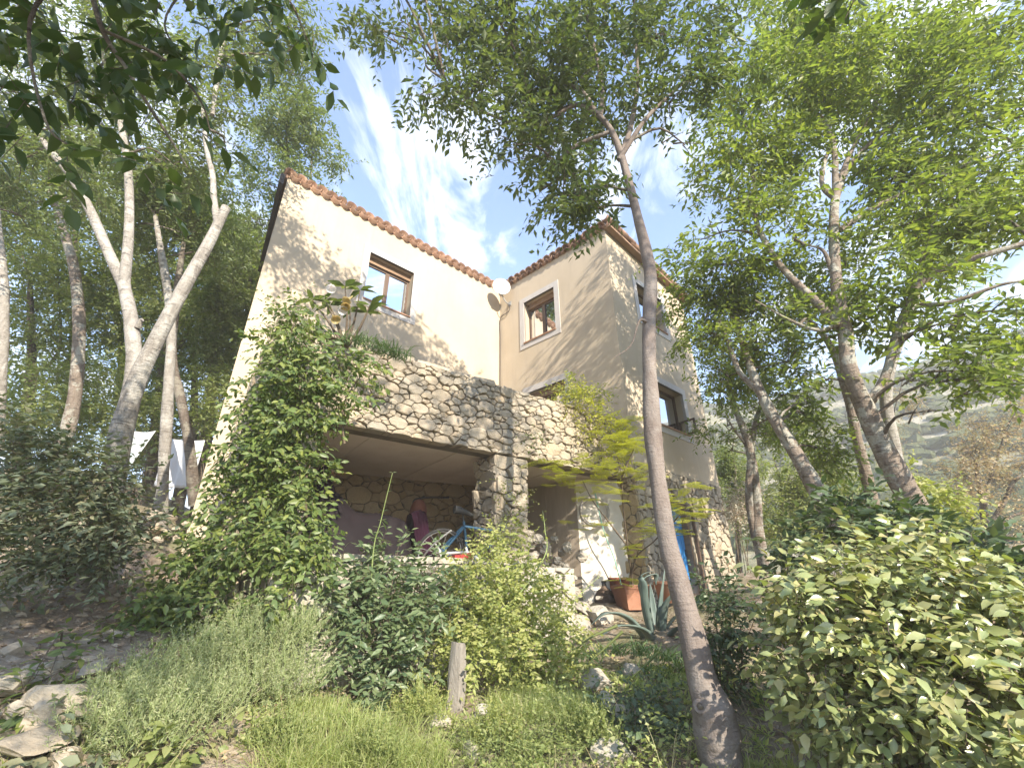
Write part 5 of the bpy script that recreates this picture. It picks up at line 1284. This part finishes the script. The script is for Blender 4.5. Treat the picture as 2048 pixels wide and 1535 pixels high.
# big glossy evergreen on the right
shrub('evergreen_shrub', 'big rounded evergreen shrub with large glossy leaves filling the lower right corner', gb(1820, 1600, 2.7),
      PB([(1640, 1190, 2.9, 90), (1760, 1180, 2.9, 120), (1900, 1230, 2.7, 130), (2020, 1300, 2.5, 130), (1640, 1320, 2.8, 95), (1740, 1310, 2.6, 130), (1880, 1370, 2.4, 130), (2000, 1450, 2.2, 130), (1660, 1430, 2.7, 70), (1760, 1450, 2.4, 110), (1860, 1520, 2.2, 100), (1950, 1560, 2.1, 100), (1840, 1130, 3.0, 80), (1960, 1180, 2.8, 80)]),
      11500, .074, .037, M['leaf_gloss'], T_LEAF, 26, per=8, step=.03, singles=300, stem_r=.011, up=.75, down=.25, shell=4.0, face=(.25, -.55, 0))
shrub('laurel_bush', 'darker leafy bush behind the glossy shrub at the foot of the right trees', gb(1750, 1150, 4.0),
      PB([(1640, 1060, 4.2, 55), (1720, 1040, 4.2, 65), (1800, 1060, 4.1, 60), (1880, 1080, 4.0, 55), (1960, 1110, 3.8, 60), (2030, 1150, 3.6, 55), (1580, 1100, 4.2, 40)]), 3000, .11, .042, M['leaf_dark'], T_LEAF, 12, up=.6, down=.1, per=7)
shrub('privet_bush', 'open small-leaved bush on thin stems right of the leaning trunk', gb(1470, 1480, 3.7),
      PB([(1430, 1180, 3.9, 42), (1470, 1230, 3.8, 48), (1430, 1270, 3.8, 40), (1500, 1290, 3.7, 40), (1460, 1340, 3.7, 36), (1520, 1220, 3.8, 38), (1415, 1320, 3.7, 28)]), 1900, .055, .027, M['leaf_dark'], T_LEAF, 14, stem_r=.007, per=7, step=.035)
shrub('bay_shrub', 'loose grey-green bay-leaved shrub growing in front of the tarpaulin', gb(760, 1440, 4.1),
      PB([(710, 1120, 4.5, 40), (790, 1110, 4.5, 40), (860, 1140, 4.5, 40), (690, 1170, 4.4, 60), (760, 1150, 4.4, 55), (830, 1170, 4.4, 50), (660, 1230, 4.3, 60), (740, 1240, 4.2, 75), (820, 1250, 4.2, 65), (880, 1220, 4.3, 40), (720, 1330, 4.0, 65), (800, 1330, 4.0, 60), (700, 1400, 3.9, 50), (850, 1290, 4.1, 35), (640, 1190, 4.4, 40), (760, 1390, 3.9, 40)]),
      4300, .085, .030, M['leaf_bay'], T_LEAF, 22, per=8, step=.035, singles=200, stem_r=.008, up=.5, down=.1, face=(.2, -.5, 0))
b = gb(745, 1300, 4.2)
sh = thing('tall_shoot', 'single tall leafy shoot rising above the bay-leaved shrub before the store', 'plant', b)
P_ = spline([b, at(745, 1120, 4.3), at(762, 1040, 4.35), at(785, 945, 4.45)], 16); mb = MB(); tube(mb, P_, np.linspace(.009, .003, 16), 6, 24); mb.build('stem', M['stem_green'], sh, True)
k = np.arange(26); u = k / 25; Ps = np.array([P_[min(15, int(3 + x * 12.9))] for x in u]); dd = np.stack([np.where(k % 2, 1, -1) * 1.0, rng.normal(0, .5, 26), .25 + 0 * u], 1)
leaf_split(sh, dict(P=Ps, D=dd, N=np.array([0, -.3, 1.]) + rng.normal(size=(26, 3)) * .2, L=.075 * (1.1 - .5 * u), W=.020 * np.ones(26)), M['leaf_bay'], T_LEAF, 26)
shrub('sunny_bush', 'bright sunlit yellow-green bush scrambling up in front of the pillar', gb(1020, 1420, 4.2),
      PB([(925, 1150, 4.8, 28), (1085, 1150, 4.9, 26), (1115, 1200, 4.8, 30), (970, 1150, 4.7, 38), (1030, 1120, 4.8, 36), (990, 1200, 4.6, 55), (1060, 1190, 4.6, 42), (930, 1230, 4.5, 45), (1010, 1270, 4.4, 60), (1085, 1260, 4.4, 42), (950, 1310, 4.2, 45), (1040, 1330, 4.2, 48), (1130, 1270, 4.4, 34), (1150, 1320, 4.2, 26), (1005, 1070, 5.0, 20), (1050, 1075, 5.0, 15), (965, 1090, 5.0, 16), (885, 1290, 4.2, 28), (1100, 1340, 4.1, 34)]),
      10500, .05, .025, M['leaf_bright'], T_QUAD, 26, per=9, step=.03, stem_r=.005, up=.4, stem_m='stem_green', face=(.3, -.6, 0))
for pts, lab in (([(1085, 1350), (1110, 1260), (1150, 1200), (1200, 1150)], 'long arching shoot leaning right out of the sunlit bush'), ([(1030, 1200), (1090, 1110), (1090, 1060), (1085, 1020)], 'thin upright shoot climbing beside the stone pillar')):
    sh = thing('arching_shoot', lab, 'shoot', at(*pts[0], 4.4)); P_ = spline([at(x, y, 4.4 + .3 * i) for i, (x, y) in enumerate(pts)], 20); mb = MB(); tube(mb, P_, np.linspace(.008, .003, 20), 5, 20); mb.build('stem', M['stem_green'], sh, True)
    n = 22; u = np.linspace(.35, 1, n); Ps = P_[(u * 19).astype(int)]; leaf_split(sh, dict(P=Ps + rng.normal(size=(n, 3)) * .015, D=rng.normal(size=(n, 3)) + np.array([0, 0, .2]), N=np.array([0, -.3, 1.]) + rng.normal(size=(n, 3)) * .3, L=rng.uniform(.035, .06, n), W=rng.uniform(.018, .028, n)), M['leaf_bright'], T_LEAF, n)
shrub('dusty_shrub', 'broad dusty grey-green shrub in the shade under the pale forked tree', gb(140, 1180, 4.9),
      PB([(40, 920, 4.2, 75), (130, 930, 4.2, 70), (210, 950, 4.1, 65), (30, 1020, 4.1, 80), (120, 1030, 4.0, 80), (200, 1040, 4.0, 65), (270, 1050, 4.1, 48), (60, 1110, 3.9, 60), (150, 1110, 3.9, 50), (220, 1110, 4.0, 40), (20, 860, 4.4, 50)]), 8500, .07, .034, M['leaf_dusty'], T_QUAD, 22, up=.9, spread=1.0, per=8)
for px, py, d, r, lab in ((60, 800, 9, 85, 'dark understorey shrub at the far left under the wood'), (200, 800, 9.5, 80, 'dark understorey shrub behind the straight trunk'), (450, 800, 9.5, 60, 'dim shrub between the sheets and the house wall'), (300, 790, 11, 80, 'dim shrub above the washing line')):
    b = at(px, 930, d); b[2] = gz(b[0], b[1])
    shrub('understorey_shrub', lab, b, PB([(px, py, d, r * .7), (px - r * .7, py + 20, d, r * .5), (px + r * .7, py + 15, d, r * .5), (px, py + r * .8, d, r * .6), (px - r * .4, py - r * .7, d + .4, r * .5), (px + r * .4, py - r * .7, d + .4, r * .5)]), 4200, .085, .038, M['leaf_back'], group='understorey of the wood')

# creeper over the left end of the terrace
iv = thing('wall_creeper', 'thick green creeper tumbling down the left end of the stone terrace', 'creeper', fr(-.7, -.5, -.4))
IV = PB([(590, 640, 5.0, 36), (560, 690, 4.9, 40), (620, 690, 4.85, 40), (540, 750, 4.8, 45), (600, 760, 4.75, 50), (660, 730, 4.8, 42), (700, 790, 4.75, 34), (520, 830, 4.75, 50), (580, 850, 4.65, 55), (640, 830, 4.65, 40), (490, 910, 4.7, 50), (560, 930, 4.6, 60), (620, 930, 4.55, 42), (460, 990, 4.65, 52), (530, 1010, 4.5, 60), (600, 1010, 4.45, 48), (620, 1070, 4.4, 34), (420, 1070, 4.6, 55), (500, 1090, 4.25, 58), (570, 1090, 4.15, 45), (380, 1140, 4.35, 52), (430, 1140, 4.15, 34), (350, 1200, 4.2, 52), (420, 1220, 4.0, 48), (330, 1270, 4.0, 44), (560, 1190, 3.9, 34), (730, 740, 4.9, 24), (640, 1110, 4.2, 30), (610, 1130, 4.1, 30), (480, 1240, 3.9, 44), (380, 1290, 3.9, 44), (300, 1215, 4.1, 40), (280, 1260, 3.95, 34), (320, 1320, 3.8, 32), (255, 1290, 3.85, 26)])
mb = MB()
for b_ in IV[::2]:
    c = np.array(b_[:3]); q = c + np.array([rng.normal(0, .1), .12, -.5]); tube(mb, [q, (q + c) / 2 + rng.normal(size=3) * .06, c], [.011, .009, .005], 5, 8, cap=False)
lv, ends = sprays(IV, 12500, .075, .034, 7, .033, .6, up=.5, down=.45, outward=.5, shell=3); lv['N'][:, 1] -= .8
twigs_mesh(mb, ends, .002); stuff(mb.build('stems', M['twig'], iv)); leaf_split(iv, lv, M['leaf_ivy'], T_LEAF, 300)
for rows, lab in (([(250, 1230, 4.2, 26), (300, 1240, 4.2, 28), (230, 1270, 4.0, 26), (280, 1330, 3.8, 30)], 'leafy creeper runner hanging over the path side above the long kerb block'), ([(60, 1390, 3.4, 32), (110, 1350, 3.5, 34), (20, 1420, 3.3, 26), (150, 1320, 3.6, 24)], 'low leafy creeper runner crossing the path stones at the left')):
    shrub('creeper_runner', lab, gb(rows[0][0], rows[0][1] + 60, rows[0][2]), PBG(rows, fz=.6), 230, .075, .032, M['leaf_ivy'], T_LEAF, 4, per=7, singles=60, up=1.0)

# feathery silver bushes lower left
def needle_bush(name, label, base, blobs, n, ln, mat, group=None, nl=.026, nw=.0045, per=22):
    t = thing(name, label, 'plant', base, group); p0, d = blob_points(blobs, n, 2.0)
    mb = MB(); ms = MB()
    ax = nz(d * .45 + rng.normal(size=(n, 3)) * .3 + np.array([0, 0, .9])); L = ln * rng.uniform(.6, 1.2, n)
    twigs_mesh(ms, (p0, p0 + ax * L[:, None]), .0022)
    k = np.arange(per); u = (k + .5) / per
    P = p0[:, None] + ax[:, None] * (u[None, :] * L[:, None])[..., None]; rad = rng.normal(size=(n, per, 3)); D = rad * .8 + ax[:, None] * .9
    leaves_to(mb, P.reshape(-1, 3), D.reshape(-1, 3), rng.normal(size=(n * per, 3)), np.tile(nl * (1.15 - .6 * u), n), nw)
    stuff(ms.build('stems', M['stem_green'], t)); stuff(mb.build('needles', mat, t)); return t
needle_bush('silvery_bush', 'feathery silver-green bush in the dark patch at the lower left', gb(330, 1500, 3.2), PBG([(260, 1400, 3.2, 75), (340, 1370, 3.3, 75), (420, 1330, 3.4, 70), (200, 1460, 3.0, 70), (300, 1470, 3.0, 80), (390, 1430, 3.1, 75)]), 1050, .22, M['leaf_rosemary'], 'feathery bushes', .036, .0055, 20)
needle_bush('silvery_bush', 'feathery bush catching a sunbeam beside the big squared block', gb(540, 1450, 3.5), PBG([(480, 1300, 3.6, 60), (550, 1290, 3.7, 60), (600, 1270, 3.8, 45), (520, 1370, 3.4, 65), (590, 1360, 3.5, 55), (450, 1400, 3.2, 55), (490, 1250, 3.8, 40)]), 950, .22, M['leaf_rosemary'], 'feathery bushes', .036, .0055, 20)
shrub('pale_weed', 'pale broad-leaved weed in the sun at the bottom edge', gb(380, 1560, 2.8), PBG([(360, 1500, 2.8, 50), (420, 1480, 2.8, 40), (290, 1520, 2.8, 45)]), 130, .075, .042, M['leaf_pale'], T_LEAF, 6, per=6, singles=60, up=1.0)
shrub('shaded_weed', 'shaded broad-leaved weed beside the path at the bottom left', gb(190, 1560, 2.8), PBG([(180, 1450, 2.9, 50), (230, 1500, 2.8, 50), (150, 1510, 2.8, 45)]), 160, .08, .05, M['leaf_dusty'], T_LEAF, 6, per=6, singles=60, up=1.0)

# grasses
def tuft(name, label, spots, n, ln, w, mat, lean=.6, bend=.6, spread=.07, group=None):
    t = thing(name, label, 'grass', spots[0], group); mb = MB()
    for s in spots: blades_to(mb, s, n, spread, ln, w, lean, bend)
    stuff(mb.build('blades', mat, t)); return t
def spots(rows): return [gb(*r) for r in rows]
tuft('grass_tuft', 'lush sunlit tuft of fine arching grass right of the grey stake', [on_ground(x, y) for x, y in ((1090, 1410), (1050, 1400), (1130, 1420), (1010, 1420), (1090, 1440), (1150, 1440), (1050, 1440))], 330, .30, .0048, M['leaf_grass'], .9, 1.0, .06, 'grass tufts')
tuft('grass_tuft', 'tall soft grass in sun and shade at the bottom centre', [on_ground(x, y) for x, y in ((620, 1560), (680, 1540), (740, 1560), (800, 1540), (860, 1550), (570, 1580), (700, 1490), (780, 1490))], 190, .50, .0045, M['leaf_grass'], .85, .9, .10, 'grass tufts')
tuft('grass_tuft', 'shaded grass clump left of the sunny grass at the bottom', [on_ground(x, y) for x, y in ((600, 1480), (650, 1450), (560, 1520), (620, 1430))], 280, .26, .005, M['leaf_grass'], .6, .8, .08, 'grass tufts')
tuft('grass_tuft', 'thin grass around the foot of the leaning trunk', [on_ground(x, y) for x, y in ((1500, 1560), (1540, 1580), (1470, 1590), (1580, 1560))], 110, .22, .004, M['leaf_grass'], .7, .7, .07, 'grass tufts')
shrub('ground_cover', 'low small-leaved ground cover in the sun below the grey stake', gb(1080, 1540, 3.2), PBG([(1000, 1500, 3.2, 55), (1090, 1500, 3.2, 60), (1170, 1490, 3.3, 50), (1060, 1450, 3.4, 45), (1140, 1440, 3.5, 45), (960, 1460, 3.4, 30)], fz=.6), 3600, .028, .016, M['leaf_pale'], T_QUAD, 10, up=.8, stem_r=.004, stem_m='stem_green')
shrub('leafy_weed', 'low bright green weed patch at the bottom left of the leaning trunk', gb(1310, 1560, 2.9), PBG([(1280, 1520, 2.9, 40), (1340, 1510, 2.9, 40), (1310, 1480, 3.0, 30)], fz=.5), 650, .036, .026, M['leaf_grass'], T_QUAD, 6, up=1.0, stem_r=.004)
for px, py, lab in ((835, 1425, 'pale leafy herb in the sun left of the grey stake'), (985, 1470, 'pale herb tuft just right of the foot of the stake'), (1180, 1470, 'pale flowering herb at the bottom right of the grass tuft'), (750, 1520, 'pale herb standing in the tall grass at the bottom'), (560, 1480, 'pale herb between the feathery bush and the grass')):
    d = ground_d(px, py + 30)
    needle_bush('pale_herb', lab, on_ground(px, py + 40), PB([(px, py, d, 34), (px - 35, py + 8, d, 26), (px + 35, py + 5, d - .05, 26), (px + 5, py - 30, d, 22)]), 170, .15, M['leaf_bright'] if px % 2 else M['leaf_pale'], 'pale herbs of the bank', .034, .010, 14)
shrub('low_bramble', 'dark bramble sprawling over the bank under the strap-leaved clump', gb(1270, 1450, 3.8), PB([(x, y, ground_d(x, y + 20), r) for x, y, r in ((1230, 1450, 34), (1290, 1430, 34), (1340, 1460, 32), (1310, 1400, 30), (1260, 1490, 28))]), 1500, .05, .03, M['leaf_dark'], T_LEAF, 9, stem_r=.005, face=(.2, -.5, 0))
# strap-leaved clump
t = thing('strap_leaved_clump', 'dark green clump of narrow strap leaves in front of the agave', 'plant', gb(1250, 1400, 4.5)); mb = MB()
for x, y, d in ((1180, 1320, 4.7), (1230, 1310, 4.7), (1280, 1310, 4.7), (1330, 1320, 4.6), (1370, 1340, 4.5), (1200, 1370, 4.4), (1260, 1370, 4.4), (1320, 1380, 4.3), (1150, 1340, 4.6), (1300, 1350, 4.5)): blades_to(mb, at(x, y, d), 70, .07, .30, .011, 1.1, .9)
stuff(mb.build('blades', M['leaf_spiky'], t))
mb = MB()
for p in ([(1170, 1330), (1210, 1295), (1245, 1262)], [(1230, 1380), (1280, 1340), (1320, 1300)], [(1150, 1300), (1180, 1275), (1235, 1250)], [(1240, 1390), (1262, 1420), (1268, 1470)]): tube(mb, [at(x, y, 4.2) for x, y in p], [.006, .008, .014], 6, 10)
stuff(mb.build('flower_stalks', M['leaf_pale'], t, True))

# on the terrace: trumpet plant, grassy pot plants, trailing yellow vine
b = at(690, 700, 5.5)
tp = thing('trumpet_plant', 'large-leaved trumpet flower plant on the parapet against the cream wall', 'plant', b)
mb = MB()
tips = [(690, 572), (650, 600), (720, 580), (625, 600), (740, 610), (700, 620), (660, 610), (735, 625)]
for x, y in tips: tube(mb, [b, at((690 + x) / 2 + 4, (700 + y) / 2, 5.5), at(x, y, 5.5)], [.02, .013, .006], 6, 10)
mb.build('stems', M['twig'], tp, True)
P_, D_ = [], []
for x, y in tips:
    c = at(x, y, 5.5)
    for k in range(5):
        a = k * 1.257 + rng.uniform(0, 1); P_.append(c); D_.append((math.cos(a), math.sin(a) * .6, rng.uniform(-.15, .45)))
leaf_split(tp, dict(P=np.array(P_), D=np.array(D_), N=np.array([0, 0, 1.]) + rng.normal(size=(len(P_), 3)) * .25, L=rng.uniform(.17, .26, len(P_)), W=rng.uniform(.07, .095, len(P_))), M['leaf_hack'], T_LEAF, 60)
M['flower'] = m_leaf('orange_trumpet_flower', [(.55, .25, .10), (.60, .34, .22)], .4, tcol=(1.2, 1.0, .8)); M['flower_pink'] = m_leaf('faded_pink_flower', [(.45, .30, .32)], .35, tcol=(1, .9, .9))
for x, y, m in ((662, 568, 'flower_pink'), (680, 612, 'flower_pink'), (705, 592, 'flower'), (697, 603, 'flower'), (665, 630, 'flower')):
    c = at(x, y, 5.45); mb = MB(); dr = nz(np.array([rng.normal(0, .4), -.5, -.9])); a = nz(np.cross(dr, UP)); bb = np.cross(a, dr); V = []
    for l, r_ in ((0, .008), (.06, .014), (.11, .03), (.14, .06)):
        for k in range(10): V.append(c + dr * l + (a * math.cos(k * .628) + bb * math.sin(k * .628)) * r_)
    mb.add(V, [(i * 10 + k, i * 10 + (k + 1) % 10, (i + 1) * 10 + (k + 1) % 10, (i + 1) * 10 + k) for i in range(3) for k in range(10)]); mb.build('flower', M[m], tp, True)
t = thing('spiky_pot_plant', 'bushy narrow-leaved plant spilling over the parapet under the left window', 'plant', at(720, 690, 5.5)); mb = MB()
for x, y in ((690, 690), (720, 690), (750, 700), (775, 708), (795, 715)): blades_to(mb, at(x, y, 5.45), 80, .06, .24, .010, 1.2, .8)
stuff(mb.build('blades', M['leaf_spiky'], t))
shrub('parapet_creeper', 'small dark creeper along the left top of the parapet', at(590, 640, 5.1), PB([(570, 625, 5.1, 18), (600, 612, 5.1, 16), (540, 650, 5.0, 18), (620, 620, 5.1, 14)]), 420, .05, .022, M['leaf_ivy'], T_QUAD, 5, stem_r=.004)
shrub('trailing_vine', 'yellow-green vine trailing over the right end of the parapet', at(1190, 840, 7.9), PB([(1150, 790, 7.9, 28), (1180, 800, 7.9, 26), (1200, 840, 7.8, 28), (1225, 860, 7.8, 28), (1230, 900, 7.6, 30), (1250, 880, 7.6, 24), (1170, 850, 7.7, 18)]), 2300, .055, .026, M['leaf_locust'], T_QUAD, 8, stem_r=.005)
shrub('terrace_shrub', 'green leafy shrub on the terrace before the lower left-face window', at(1150, 800, 8.2), PB([(1135, 775, 8.3, 20), (1165, 780, 8.3, 24), (1190, 785, 8.3, 18), (1120, 780, 8.3, 12)]), 800, .08, .03, M['leaf_bright'], T_QUAD, 6, stem_r=.006)
shrub('wall_weed', 'small green weed growing from the parapet joints right of the pillar', at(1060, 870, 6.6), PB([(1062, 872, 6.6, 13), (1075, 865, 6.65, 10)]), 150, .045, .02, M['leaf_ivy'], T_QUAD, 3, stem_r=.003)
shrub('pillar_creeper', 'sparse creeper strands climbing the sunny face of the pillar', at(1010, 1050, 6.3), PB([(1010, 1030, 6.25, 26), (1030, 990, 6.3, 16), (1000, 960, 6.3, 14), (1020, 1060, 6.2, 24)], fy=.4), 420, .05, .026, M['leaf_bright'], T_QUAD, 6, stem_r=.004)

# the yellow sapling in the planter: feathery leaves of many leaflets
q = at(1268, 1190, 7.2)
sp_t = thing('locust_sapling', 'feathery yellow-green sapling growing from the terracotta planter', 'sapling', q)
stems = [[q, at(1255, 1090, 7.15), at(1246, 1010, 7.1), at(1243, 955, 7.1), at(1232, 905, 7.15)], [at(1250, 1085, 7.15), at(1215, 1040, 7.1), at(1185, 1000, 7.0), at(1165, 960, 6.9)], [at(1262, 1150, 7.2), at(1275, 1110, 7.0), at(1310, 1080, 6.6), at(1330, 1050, 6.4)], [at(1243, 955, 7.1), at(1260, 915, 7.1), at(1275, 880, 7.2)], [at(1315, 1075, 6.5), at(1350, 1040, 6.2), at(1375, 1010, 6.1)]]
mb = MB()
for s_ in stems: tube(mb, s_, np.linspace(.016, .005, len(s_)), 6, 18)
mb.build('stem', M['twig'], sp_t, True)
lv = dict(P=[], D=[], N=[], L=[], W=[]); ms = MB()
CL = [(1130, 940, 6.8, 40, 9), (1165, 970, 6.9, 40, 9), (1180, 930, 6.9, 34, 7), (1205, 990, 7.0, 36, 8), (1170, 1045, 7.0, 30, 6), (1235, 880, 7.2, 40, 12), (1260, 900, 7.2, 36, 9), (1220, 930, 7.1, 34, 8), (1275, 950, 7.0, 34, 8), (1340, 1000, 6.2, 40, 9), (1380, 1020, 6.1, 36, 8), (1350, 1050, 6.2, 36, 8), (1300, 1060, 6.6, 30, 6), (1265, 1100, 7.1, 28, 6), (1260, 1160, 7.1, 24, 5), (1380, 980, 6.2, 28, 5), (1250, 840, 7.3, 26, 6), (1100, 925, 6.8, 24, 4)]
for x, y, d, r, nn in CL:
    for _ in range(int(nn * 1.6)):
        c = at(x + rng.normal(0, r * .5), y + rng.normal(0, r * .35), d + rng.normal(0, .12)); a = rng.uniform(0, 6.28); ax = nz(np.array([math.cos(a), math.sin(a), rng.uniform(-.35, .15)])); ln = rng.uniform(.18, .30)
        sd = nz(np.cross(ax, UP)); e = c + ax * ln; twigs_mesh(ms, (c[None], e[None]), .0018)
        for u in np.linspace(.1, 1, 9):
            for s_ in (1, -1):
                o = c + ax * ln * u; dr = nz(sd * s_ + ax * .5 + np.array([0, 0, -.15])); pl_ = ln * .42 * (1.15 - .6 * u)
                w = np.linspace(.1, 1, 6)
                for g_ in (1, -1):
                    for v in w: lv['P'].append(o + dr * pl_ * v); lv['D'].append(nz(ax * g_ + dr * .5)); lv['N'].append(UP + rng.normal(size=3) * .25); lv['L'].append(.025); lv['W'].append(.0105)
lv = {k: np.array(v) for k, v in lv.items()}; mb = MB(); leaves_to(mb, **lv); stuff(mb.build('foliage', M['leaf_locust'], sp_t)); stuff(ms.build('leaf_stalks', M['stem_green'], sp_t))
M['straw'] = m_leaf('dry_straw', [(.30, .25, .14), (.36, .30, .18), (.25, .22, .13)], .25, .8, .1, (1.1, 1.0, .8))
mb = MB()
for k in range(110):
    x, y = rng.uniform(-2.6, 2.4), rng.uniform(2.5, 4.4); blades_to(mb, (x, y, gz(x, y)), 5, .05, rng.uniform(.25, .5), .0035, .8, .5)
stuff(mb.build('dry_stalks', M['straw']))
# ground weeds scattered on the bank
n = 5200; x = rng.uniform(-3.0, 3.0, n); y = rng.uniform(2.4, 5.6, n); keep = (hsh(x, y, 1.4) + rng.normal(0, .3, n)) > .15; x, y = x[keep], y[keep]; mb = MB()
for k in range(10):
    P = np.stack([x, y, ground_h(x, y) + .01], 1) + rng.normal(size=(len(x), 3)) * np.array([.02, .02, 0]); leaves_to(mb, P, rng.normal(size=P.shape) * np.array([1, 1, .3]) + np.array([0, 0, .6]), np.array([0, 0, 1.]) + rng.normal(size=P.shape) * .4, rng.uniform(.03, .09, len(x)), rng.uniform(.010, .026, len(x)))
stuff(mb.build('ground_weeds', M['leaf_grass']))
